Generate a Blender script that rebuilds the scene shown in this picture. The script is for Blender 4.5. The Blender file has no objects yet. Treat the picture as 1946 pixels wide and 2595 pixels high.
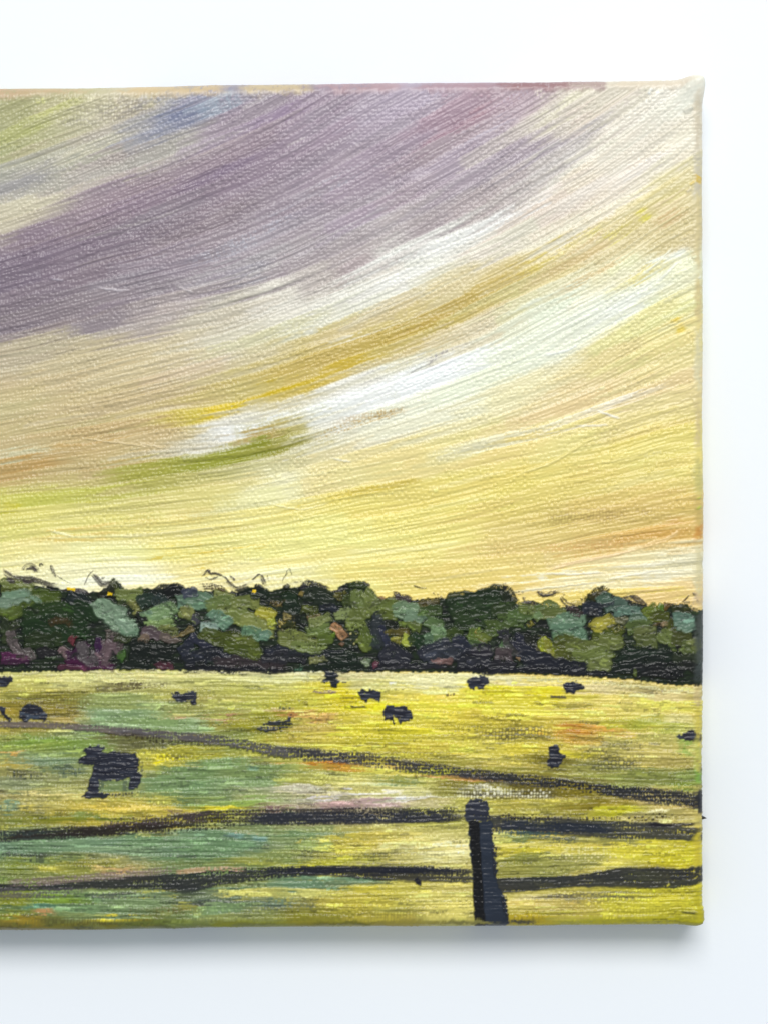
import bpy, math, random
import numpy as np

# ------------------------------------------------------------------ camera, light, exposure
PX = 0.1524 / 2150.0            # metres per layout unit (canvas is 152 mm tall = 2150 units)
CX, CY = 973.0, 1297.5          # layout point under the camera
DEPTH = 0.0105                  # canvas thickness
CAM_D = 0.38                    # camera height above the painted face
scene = bpy.context.scene
cam_d = bpy.data.cameras.new('camera')
cam_d.sensor_fit = 'VERTICAL'; cam_d.sensor_height = 24.0
cam_d.lens = 24.0 * CAM_D / (2595 * PX)
cam_d.clip_start = 0.01; cam_d.clip_end = 20
cam = bpy.data.objects.new('camera', cam_d)
cam.location = (0, 0, DEPTH + CAM_D)
scene.collection.objects.link(cam); scene.camera = cam

world = bpy.data.worlds.new('World'); scene.world = world; world.use_nodes = True
bg = world.node_tree.nodes['Background']
bg.inputs['Color'].default_value = (0.86, 0.93, 1.0, 1); bg.inputs['Strength'].default_value = 0.52

def area_lamp(name, loc, target, sx, sy, power, col):
    l = bpy.data.lights.new(name, 'AREA'); l.shape = 'RECTANGLE'; l.size = sx; l.size_y = sy
    l.energy = power; l.color = col
    o = bpy.data.objects.new(name, l); o.location = loc
    d = [target[i] - loc[i] for i in range(3)]
    from mathutils import Vector
    o.rotation_euler = Vector(d).to_track_quat('-Z', 'Y').to_euler()
    scene.collection.objects.link(o); return o
area_lamp('window_light', (0.12, 0.80, 1.25), (0, -0.05, 0), 0.95, 0.6, 17.0, (1.0, 0.985, 0.96))
vs = scene.view_settings
vs.view_transform = 'Standard'; vs.look = 'None'; vs.exposure = 0.0; vs.gamma = 1.0
GAIN = 0.94                     # pigment albedo = linear(display colour) * GAIN

# ------------------------------------------------------------------ helpers
rng = np.random.default_rng(11)
random.seed(5)
S = 1.75                                        # texel size in layout units
X0, X1, YH = -1080.0, 1783.0, 2150.0
NW = int((X1 - X0) / S) + 1; NH = int(YH / S) + 1
def ytop(x): return 221.0 - 24.0 * np.asarray(x, float) / 1783.0
def ybot(x): return 2361.0 - 14.0 * np.asarray(x, float) / 1783.0
def to_canvas(x, y):
    t = ytop(x); return x, (y - t) * YH / (ybot(x) - t)
def from_canvas(x, v):
    t = ytop(x); return x, t + v * (ybot(x) - t) / YH
def lin(c):
    c = np.asarray(c, float) / 255.0
    return np.where(c <= 0.04045, c / 12.92, ((c + 0.055) / 1.055) ** 2.4)
def smooth(a, b, x):
    t = np.clip((x - a) / (b - a), 0, 1); return t * t * (3 - 2 * t)
def bil(a, fy, fx):
    h, w = a.shape[:2]
    fy = np.clip(fy, 0, h - 1.001); fx = np.clip(fx, 0, w - 1.001)
    iy = fy.astype(int); ix = fx.astype(int); ty = fy - iy; tx = fx - ix
    if a.ndim == 3: ty = ty[..., None]; tx = tx[..., None]
    return (a[iy, ix] * (1 - tx) + a[iy, ix + 1] * tx) * (1 - ty) + (a[iy + 1, ix] * (1 - tx) + a[iy + 1, ix + 1] * tx) * ty
def noise2(h, w, cy, cx):
    g = rng.random((int(h / cy) + 4, int(w / cx) + 4))
    yy = np.arange(h) / cy + 1; xx = np.arange(w) / cx + 1
    iy = yy.astype(int); ix = xx.astype(int)
    ty = yy - iy; tx = xx - ix
    ty = (ty * ty * (3 - 2 * ty))[:, None]; tx = (tx * tx * (3 - 2 * tx))[None]
    a = g[iy][:, ix]; b = g[iy][:, ix + 1]; c = g[iy + 1][:, ix]; d = g[iy + 1][:, ix + 1]
    return (a * (1 - tx) + b * tx) * (1 - ty) + (c * (1 - tx) + d * tx) * ty
def curve(pts, step):
    p = np.array(pts, float)
    if len(p) == 2: p = np.array([p[0], (p[0] + p[1]) / 2, p[1]])
    q = np.vstack([2 * p[0] - p[1], p, 2 * p[-1] - p[-2]])
    out = []
    for i in range(1, len(q) - 2):
        n = max(2, int(np.hypot(*(q[i + 1][:2] - q[i][:2])) / step))
        t = np.linspace(0, 1, n, endpoint=False)[:, None]
        a, b, c, d = q[i - 1], q[i], q[i + 1], q[i + 2]
        out.append(0.5 * (2 * b + (c - a) * t + (2 * a - 5 * b + 4 * c - d) * t ** 2 + (3 * b - a - 3 * c + d) * t ** 3))
    out.append(p[-1:]); return np.vstack(out)

# ------------------------------------------------------------------ woven canvas
gy, gx = np.mgrid[0:NH, 0:NW].astype(float)
UX = X0 + gx * S; VY = gy * S
wob = (noise2(NH, NW, 45, 45) - .5) * 14 + (noise2(NH, NW, 7, 9) - .5) * 2.5
wob2 = (noise2(NH, NW, 30, 60) - .5) * 12 + (noise2(NH, NW, 8, 7) - .5) * 2.5
fx = (UX + wob) / 8.0; fy = (VY + wob2) / 9.3
ii = np.floor(fx); jj = np.floor(fy)
thick = 0.35 + 1.0 * rng.random((600, 600))
over = ((ii + jj) % 2 == 0)
bx_ = np.sin(np.pi * (fx - ii)); by_ = np.sin(np.pi * (fy - jj))
WEAVE = np.where(over, bx_ ** 0.8 * by_ ** 0.7, 0.42 * bx_ ** 0.5 * by_ ** 1.2)
WEAVE *= thick[(jj.astype(int)) % 600, (ii.astype(int)) % 600]
del fx, fy, ii, jj, bx_, by_

COL = np.zeros((NH, NW, 3)); COL[:] = lin((205, 185, 140))
HT = np.zeros((NH, NW)); FILL = np.zeros((NH, NW)); LAB = np.ones((NH, NW), np.int32)
GRAIN = noise2(NH, NW, 1.6, 1.6)
WARPX = (noise2(NH, NW, 10, 10) - .5) * 1.3 + (noise2(NH, NW, 4, 4) - .5) * .6
WARPY = (noise2(NH, NW, 8, 10) - .5) * 1.3 + (noise2(NH, NW, 4, 4) - .5) * .6
PATCHY = noise2(NH, NW, 22, 30)

def stroke(pts, w, col, op=1.0, dry=0.0, th=1.0, fill=0.5, soft=0.35, lab=None, col2=None,
           jit=0.06, tail=0.25, head=0.06, space='src', nb=None, edge=0.35, var=0.0, rag=2.0, gate=0.0, wigamp=.22):
    """one brush stroke: pts in layout units, w = width (number or list along the stroke)"""
    p = [tuple(q) for q in pts]
    ws = list(w) if isinstance(w, (list, tuple)) else [w] * len(p)
    if len(p) == 2 and len(ws) == 2: 
        p = [p[0], ((p[0][0] + p[1][0]) / 2, (p[0][1] + p[1][1]) / 2), p[1]]; ws = [ws[0], (ws[0] + ws[1]) / 2, ws[1]]
    if space == 'src':
        p = [to_canvas(a, b) for a, b in p]
    c = curve([(a[0], float(a[1]), b) for a, b in zip(p, ws)], S * 0.6)
    n = len(c)
    if n < 3: return
    d = np.gradient(c[:, :2], axis=0); d /= np.maximum(np.hypot(d[:, 0], d[:, 1]), 1e-6)[:, None]
    nx, ny = -d[:, 1], d[:, 0]
    wm = max(ws); m = max(3, int(wm / (S * 0.62)))
    s = np.linspace(-1, 1, m)
    hw = np.maximum(c[:, 2], 1.0)[:, None] / 2
    # bristle noise: fine across, long along
    nbr = nb or max(3, int(wm / 5.5))
    L = n * S * 0.6
    nt = max(2, int(L / 90))
    br = rng.random((nt + 3, nbr + 3))
    tt = np.linspace(0, nt, n)[:, None] * np.ones((1, m)); ss = ((s + 1) / 2 * nbr)[None] * np.ones((n, 1))
    B = bil(br, tt + .5, ss + .5)
    fine = bil(rng.random((max(2, int(L / 16)) + 3, nbr * 2 + 3)), np.linspace(0, max(2, int(L / 16)), n)[:, None] * np.ones((1, m)) + .5, ss * 2 + .5)
    en = rng.random(nt * 4 + 4)
    wig = 1 + wigamp * (np.interp(np.linspace(0, nt * 3, n), np.arange(nt * 4 + 4), en)[:, None] - .6)
    px = c[:, 0:1] + nx[:, None] * s[None] * hw * wig; py = c[:, 1:2] + ny[:, None] * s[None] * hw * wig
    if rag:
        jx = np.clip(((px - X0) / S).astype(int), 0, NW - 1); jy = np.clip((py / S).astype(int), 0, NH - 1)
        px = px + WARPX[jy, jx] * rag; py = py + WARPY[jy, jx] * rag
    ix = np.round((px - X0) / S).astype(int); iy = np.round(py / S).astype(int)
    ok = (ix >= 0) & (ix < NW) & (iy >= 0) & (iy < NH)
    if not ok.any(): return
    a = smooth(1.02, 1.0 - soft, np.abs(s)[None] + 0.30 * (B - .5))
    t = np.linspace(0, 1, n)[:, None]
    a = a * smooth(0, head + 1e-3, t - head * .9 * (1 - B)) if head > 0 else a
    if tail > 0: a = a * smooth(0, tail * .55 + 1e-3, (1 - t) - tail * .45 * (1 - B))
    ix = np.clip(ix, 0, NW - 1); iy = np.clip(iy, 0, NH - 1)
    if gate > 0: a = a * smooth(gate - .22, gate + .22, B * .55 + fine * .45)
    if dry > 0:
        wv = 0.46 * WEAVE[iy, ix] + 0.24 * B + 0.14 * fine + 0.16 * PATCHY[iy, ix] + 0.22 * (GRAIN[iy, ix] - .5)
        th_ = dry * (0.35 + 0.42 * (0.6 + 0.4 * t))
        a = a * smooth(th_ - 0.07, th_ + 0.07, wv)
    a = (a * op)[ok]
    ixo, iyo = ix[ok], iy[ok]
    cc = lin(col)[None] * np.ones((a.size, 1))
    Bo = B[ok]; Fo = fine[ok]
    if col2 is not None:
        k = smooth(.3, .7, Bo * .6 + Fo * .4)[:, None]; cc = cc * (1 - k) + lin(col2)[None] * k
    if var: cc = cc * (1 + var * (rng.random(3) - .5))[None]
    cc = cc * (1 + jit * 2 * (Bo * .6 + Fo * .4 - .5))[:, None]
    COL[iyo, ixo] = COL[iyo, ixo] * (1 - a[:, None]) + cc * a[:, None]
    ridge = np.exp(-((np.abs(s)[None] * np.ones((n, 1)) - 0.88) / 0.12) ** 2)[ok]
    hh = th * (0.35 + 0.9 * (Bo * .55 + Fo * .45) + edge * ridge)
    HT[iyo, ixo] = HT[iyo, ixo] * (1 - 0.75 * a) + hh * a
    FILL[iyo, ixo] = FILL[iyo, ixo] * (1 - a) + fill * a
    if lab is not None:
        sel = a > 0.5; LAB[iyo[sel], ixo[sel]] = lab

def poly_mask(pts):
    """texel mask of a polygon given in layout units"""
    P = np.array([to_canvas(a, b) for a, b in pts], float)
    x0, x1 = int((P[:, 0].min() - X0) / S) - 3, int((P[:, 0].max() - X0) / S) + 4
    y0, y1 = int(P[:, 1].min() / S) - 3, int(P[:, 1].max() / S) + 4
    x0 = max(0, x0); x1 = min(NW, x1); y0 = max(0, y0); y1 = min(NH, y1)
    yy, xx = np.mgrid[y0:y1, x0:x1]
    X = X0 + xx * S + (noise2(y1 - y0, x1 - x0, 3, 3) - .5) * 7; Y = yy * S + (noise2(y1 - y0, x1 - x0, 3, 3) - .5) * 7
    ins = np.zeros(X.shape, bool); j = len(P) - 1
    for i in range(len(P)):
        xi, yi = P[i]; xj, yj = P[j]
        if yi != yj:
            ins ^= ((yi > Y) != (yj > Y)) & (X < (xj - xi) * (Y - yi) / (yj - yi) + xi)
        j = i
    return ins, slice(y0, y1), slice(x0, x1)
def patch(pts, col, lab, op=1.0, dry=0.0, th=2.2, fill=0.7, col2=None, jit=0.25):
    """a filled blob of paint (cow bodies, the post)"""
    m, sy, sx = poly_mask(pts)
    a = m.astype(float)
    a = (a + np.roll(a, 1, 0) + np.roll(a, -1, 0) + np.roll(a, 1, 1) + np.roll(a, -1, 1)) / 5
    h, w = m.shape
    B = noise2(h, w, 1.7, 14)
    if dry > 0:
        a = a * smooth(dry * .75 - .08, dry * .75 + .08, .5 * WEAVE[sy, sx] + .5 * B)
    a = np.clip(a * 1.5, 0, 1) * op
    c = lin(col)[None, None] * (1 + jit * (B - .5) * 2)[..., None]
    if col2 is not None:
        k = smooth(.45, .75, noise2(h, w, 2.5, 10))[..., None]; c = c * (1 - k) + lin(col2) * k
    COL[sy, sx] = COL[sy, sx] * (1 - a[..., None]) + c * a[..., None]
    HT[sy, sx] = HT[sy, sx] * (1 - a) + a * th * (.45 + .8 * B)
    FILL[sy, sx] = FILL[sy, sx] * (1 - a) + fill * a
    LAB[sy, sx][a > .5] = lab

# ------------------------------------------------------------------ flow and ground colours of the sky
FLOW = np.array([  # x, y, angle in degrees (rising to the right)
    (1500, 300, 33), (1500, 600, 31), (1500, 850, 27), (1500, 1030, 21), (1500, 1200, 11), (1500, 1350, 9), (1500, 1480, 4),
    (900, 300, 29), (900, 550, 26), (900, 750, 24), (900, 950, 18), (900, 1100, 16), (900, 1250, 11), (900, 1400, 4),
    (300, 300, 23), (300, 480, 20), (300, 700, 14), (300, 900, 12), (300, 1100, 9), (300, 1250, 6), (300, 1400, 2),
    (-500, 400, 14), (-500, 900, 6), (-500, 1300, 0), (-1000, 700, 6)], float)
def flow(x, y):
    d = ((FLOW[:, 0] - x) / 1.6) ** 2 + (FLOW[:, 1] - y) ** 2 + 3000
    w = 1 / d ** 1.5
    return math.radians(float((w * FLOW[:, 2]).sum() / w.sum()))
def trace(x, y, length, back=0.5, wob=0.0):
    st = 28.0; ph = random.random() * 6
    a, b = [(x, y)], []
    px, py = x, y
    for k in range(int(length * (1 - back) / st)):
        an = flow(px, py) + wob * math.sin(ph + k * .5); px += math.cos(an) * st; py -= math.sin(an) * st; a.append((px, py))
    px, py = x, y
    for k in range(int(length * back / st)):
        an = flow(px, py) + wob * math.sin(ph - k * .5); px -= math.cos(an) * st; py += math.sin(an) * st; b.append((px, py))
    r = b[::-1] + a
    return r if len(r) > 1 else [(x, y), (x + 20, y - 6)]

SKY = [  # x, y, display colour
 (30,290,172,170,122),(150,260,198,192,150),(350,245,206,196,166),(480,270,152,152,168),(600,290,163,148,163),(800,285,164,147,164),
 (1000,262,182,168,186),(1150,300,168,142,158),(1300,265,186,166,176),(1410,285,216,206,188),(1550,255,226,217,196),(1700,255,236,231,216),
 (30,370,182,180,132),(150,400,190,185,160),(30,470,168,164,158),(250,430,186,177,166),(400,375,176,170,160),(620,420,150,132,150),(800,420,155,140,155),
 (1000,420,165,150,165),(1150,420,174,159,174),(1300,400,174,161,171),(1400,400,200,191,184),(1550,380,231,223,206),(1700,380,236,229,206),
 (20,535,206,196,168),(100,600,140,122,138),(300,500,152,134,146),(300,600,136,120,135),(500,560,145,130,142),(700,560,163,150,160),(900,540,165,152,165),
 (1100,560,170,157,164),(1250,520,196,186,180),(1400,520,221,211,190),(1550,500,236,226,206),(1700,480,226,212,162),
 (50,700,126,112,128),(200,690,135,122,135),(400,700,145,132,145),(550,720,160,148,158),(620,690,156,152,162),(750,650,172,160,166),(800,712,196,186,178),
 (900,672,178,163,162),(1000,640,226,223,213),(1150,600,236,234,223),(1250,620,230,222,205),(1400,600,232,225,200),(1500,620,226,210,165),(1600,560,221,206,152),(1700,600,216,200,146),
 (50,820,131,118,130),(250,810,146,133,142),(400,800,184,171,164),(550,790,206,196,171),(700,760,226,221,206),(850,760,231,227,211),(1000,730,238,236,225),
 (1050,790,208,194,130),(1150,735,228,215,170),(1250,725,215,196,122),(1400,680,226,211,152),(1550,700,236,231,190),(1700,690,238,237,202),
 (50,905,194,181,150),(200,900,205,190,150),(400,900,211,196,156),(550,880,220,210,185),(700,860,216,206,166),(800,880,206,187,112),(950,860,206,186,102),(1100,822,206,181,92),
 (1250,815,225,215,182),(1400,790,238,241,216),(1550,775,241,243,222),(1650,805,238,230,160),(1720,860,235,222,150),
 (50,1000,206,189,140),(200,1000,206,186,140),(400,1000,206,186,140),(480,1055,214,194,90),(600,995,206,190,120),(750,972,206,182,80),(900,1000,235,235,225),(1100,940,246,249,242),
 (1250,905,236,239,212),(1400,880,241,241,216),(1550,905,232,216,152),(1720,980,235,216,156),
 (50,1130,200,181,132),(250,1120,206,181,126),(400,1100,206,183,132),(500,1135,210,205,184),(600,1092,236,233,222),(700,1095,200,186,110),(850,1062,236,233,216),(1000,1050,241,241,216),
 (1150,1010,241,243,216),(1300,990,238,229,182),(1450,990,235,216,161),(1600,1000,236,219,161),(1720,1080,232,216,122),
 (30,1190,196,166,106),(200,1200,196,176,122),(400,1195,180,174,82),(550,1155,160,158,60),(650,1130,170,165,70),(250,1260,206,201,107),(50,1270,206,201,102),(500,1260,226,213,132),
 (700,1230,241,236,190),(850,1200,241,226,161),(1000,1170,236,216,141),(1150,1130,239,226,152),(1300,1130,237,216,136),(1450,1100,239,223,146),(1600,1130,236,221,131),
 (50,1320,226,216,121),(250,1330,233,221,131),(450,1330,239,226,141),(700,1300,241,229,141),(900,1270,239,223,121),(1100,1260,236,221,121),(1300,1230,233,216,116),(1500,1220,233,213,121),
 (1700,1200,231,216,126),(1450,1290,226,206,116),(1650,1280,222,198,112),
 (50,1400,241,229,152),(250,1400,246,239,172),(450,1400,243,229,132),(700,1380,246,236,152),(900,1380,241,231,141),(1100,1370,239,226,131),(1300,1370,233,211,131),(1500,1350,231,202,122),
 (1700,1345,226,188,104),(1600,1420,241,226,171),(1720,1420,239,231,191),(100,1470,251,246,192),(300,1470,255,251,216),(500,1480,251,236,162),(700,1480,249,239,172),(900,1480,243,226,131),
 (1100,1490,239,216,121),(1300,1490,241,216,126),(1500,1500,241,216,112),(1720,1500,236,206,131),(300,1600,240,225,150),(1000,1600,236,216,120),(1600,1600,236,212,115),
 (-300,300,165,160,130),(-400,600,140,126,138),(-400,900,190,172,140),(-400,1200,205,190,110),(-400,1450,248,238,175),(-900,400,170,160,160),(-900,800,165,150,140),(-900,1200,210,190,120)]
FIELD = [
 (30,1710,214,204,120),(200,1712,224,217,140),(400,1712,222,216,136),(700,1712,226,222,156),(900,1722,222,208,150),(1100,1722,234,224,170),(1300,1722,234,220,160),(1500,1738,227,204,142),(1700,1765,220,196,122),
 (50,1762,186,172,78),(150,1760,146,130,52),(300,1790,150,166,106),(450,1762,176,170,86),(650,1762,190,184,86),(850,1748,222,202,66),(1000,1750,224,210,112),(1150,1742,234,224,150),(1300,1750,234,214,66),(1430,1745,234,210,60),(1600,1765,225,200,112),(1720,1785,224,205,76),
 (30,1800,152,132,44),(150,1800,152,134,46),(260,1812,140,164,120),(400,1800,150,170,115),(550,1790,166,166,86),(750,1790,194,184,64),(900,1782,228,204,50),(1050,1782,234,214,74),(1200,1780,234,214,56),(1350,1782,234,214,60),(1500,1800,227,204,100),(1700,1800,222,200,105),
 (30,1838,164,146,66),(170,1820,176,152,80),(280,1840,136,164,116),(450,1840,140,164,115),(600,1830,166,156,68),(700,1850,164,160,54),(800,1842,194,162,84),(900,1850,224,200,64),(1050,1860,220,204,72),(1200,1850,220,196,64),(1350,1850,224,196,72),(1500,1846,206,172,76),(1650,1842,194,182,66),(1720,1852,214,204,118),
 (30,1900,140,154,76),(150,1890,130,150,72),(350,1882,116,116,64),(600,1866,142,150,72),(700,1882,190,184,72),(900,1892,214,196,72),(1050,1896,214,188,66),(1200,1890,220,200,82),(1350,1900,220,196,64),(1450,1862,206,166,66),(1550,1900,206,190,106),(1700,1900,206,186,102),
 (30,1945,164,152,82),(100,1930,142,158,100),(450,1930,188,178,66),(550,1950,132,146,86),(1000,1950,222,198,84),(1150,1955,154,142,48),(1250,1932,194,180,82),(1400,1938,128,112,28),(1500,1945,166,156,76),(1650,1945,200,176,92),
 (50,1985,140,148,102),(150,2000,150,150,82),(500,1990,116,145,96),(650,1985,126,150,96),(780,1985,170,166,74),(900,1992,212,198,112),(1000,2002,212,206,130),(1150,2010,166,156,72),(1250,2000,170,156,48),(1350,2002,136,116,24),(1450,2012,154,134,36),(1600,1985,140,144,72),(1720,1965,126,140,64),
 (50,2040,176,164,96),(200,2045,188,164,72),(350,2045,184,160,64),(500,2030,112,136,82),(650,2022,164,168,114),(800,2026,184,174,140),(1000,2032,194,178,140),(1150,2046,188,178,88),(1300,2042,174,160,66),(1500,2042,142,124,28),(1620,2032,204,175,102),(1740,2042,208,180,102),
 (50,2075,126,130,54),(200,2070,168,150,46),(400,2056,198,174,64),(550,2046,164,158,48),(900,2048,168,150,120),(1100,2062,184,178,82),(1300,2066,188,174,82),(1500,2066,178,164,60),(1640,2062,170,156,90),
 (50,2150,112,140,110),(250,2142,112,140,110),(450,2142,116,145,110),(600,2132,112,140,110),(750,2122,132,150,92),(900,2142,198,178,74),(1000,2142,204,180,92),(1100,2152,232,216,140),(1180,2152,234,219,150),(1300,2152,204,184,66),(1450,2152,214,194,82),(1600,2162,214,198,64),(1720,2172,214,198,46),
 (50,2185,132,145,82),(200,2202,136,140,56),(300,2196,164,154,92),(500,2192,116,135,78),(700,2182,132,145,78),(850,2192,180,170,74),(1000,2200,190,175,82),(1150,2192,224,208,120),(1300,2202,152,146,64),(1400,2202,152,150,74),(1550,2192,204,190,92),(1700,2192,204,184,46),
 (30,2292,130,138,46),(150,2302,112,150,100),(300,2292,122,145,102),(500,2312,126,140,86),(550,2282,112,126,92),(700,2252,150,158,86),(850,2262,188,170,74),(1000,2282,194,175,66),(1150,2292,222,204,112),(1300,2282,214,194,102),(1450,2292,195,172,84),(1600,2292,208,194,56),(1720,2272,204,188,46),
 (50,2345,118,104,36),(200,2342,114,104,26),(400,2342,100,108,36),(600,2342,120,122,32),(800,2332,134,128,32),(1000,2337,154,134,46),(1150,2337,190,175,96),(1300,2337,172,148,36),(1500,2337,164,152,36),(1720,2332,182,170,32),
 (-400,1800,150,150,80),(-400,2000,150,150,80),(-400,2200,130,140,90),(-900,1900,160,150,80),(-900,2200,140,140,70)]
def warm(c):
    r, g, b = c
    if b >= g and r > g: return (r + 1, g + 1, b - 3)
    return c
SKY = [(q[0], q[1]) + warm(q[2:]) for q in SKY]
def calm(c):
    r, g, b = c
    if b >= g and r > g: g = g + (min(r, b) - g) * .35
    elif r > g > b and r - g < 40 and g - b > 25: g = g + (r - g) * .3
    return (r, g, b)
FIELD = [(q[0], q[1]) + calm(q[2:]) for q in FIELD]
def ground(points, ang, stretch, power, y0, y1):
    P = np.array(points, float); q = 8
    ys = np.arange(y0, y1 + q * S, q * S); xs = np.arange(X0, X1 + q * S * 2, q * S)
    gx_, gy_ = np.meshgrid(xs, ys)
    out = np.zeros(gx_.shape + (3,)); ws = np.zeros(gx_.shape)
    for x, y, r, g, b in P:
        ca, sa = math.cos(ang(x, y)), math.sin(ang(x, y))
        dx, dy = gx_ - x, -(gy_ - y)
        al = dx * ca + dy * sa; ac = -dx * sa + dy * ca
        w = 1 / ((al / stretch) ** 2 + ac ** 2 + 60) ** power
        out += w[..., None] * lin((r, g, b)); ws += w
    out /= ws[..., None]
    return out, y0, q * S
skyc, sy0, sq = ground(SKY, flow, 2.6, 1.9, 190, 1760)
fldc, fy0, fq = ground(FIELD, lambda x, y: 0.0, 4.0, 2.3, 1640, 2400)
_, SRCY = from_canvas(UX, VY)
sk = bil(skyc, (SRCY - sy0) / sq, (UX - X0) / sq)
fl = bil(fldc, (SRCY - fy0) / fq, (UX - X0) / fq)
hor = np.interp(np.arange(NW) * S + X0, [-1080, 0, 300, 700, 1300, 1500, 1783], [1700, 1700, 1698, 1702, 1712, 1722, 1748])[None]
isf = SRCY > hor
COL[:] = np.where(isf[..., None], fl, sk); LAB[:] = np.where(isf, 2, 1)
del sk, fl
def inv(c):
    c = np.clip(np.asarray(c), 0, 1.2)
    return np.where(c <= .0031308, c * 12.92, 1.055 * c ** (1 / 2.4) - .055) * 255
def pick(x, y):
    u, v = to_canvas(x, y)
    return inv(COL[int(np.clip(v / S, 0, NH - 1)), int(np.clip((u - X0) / S, 0, NW - 1))])

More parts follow.
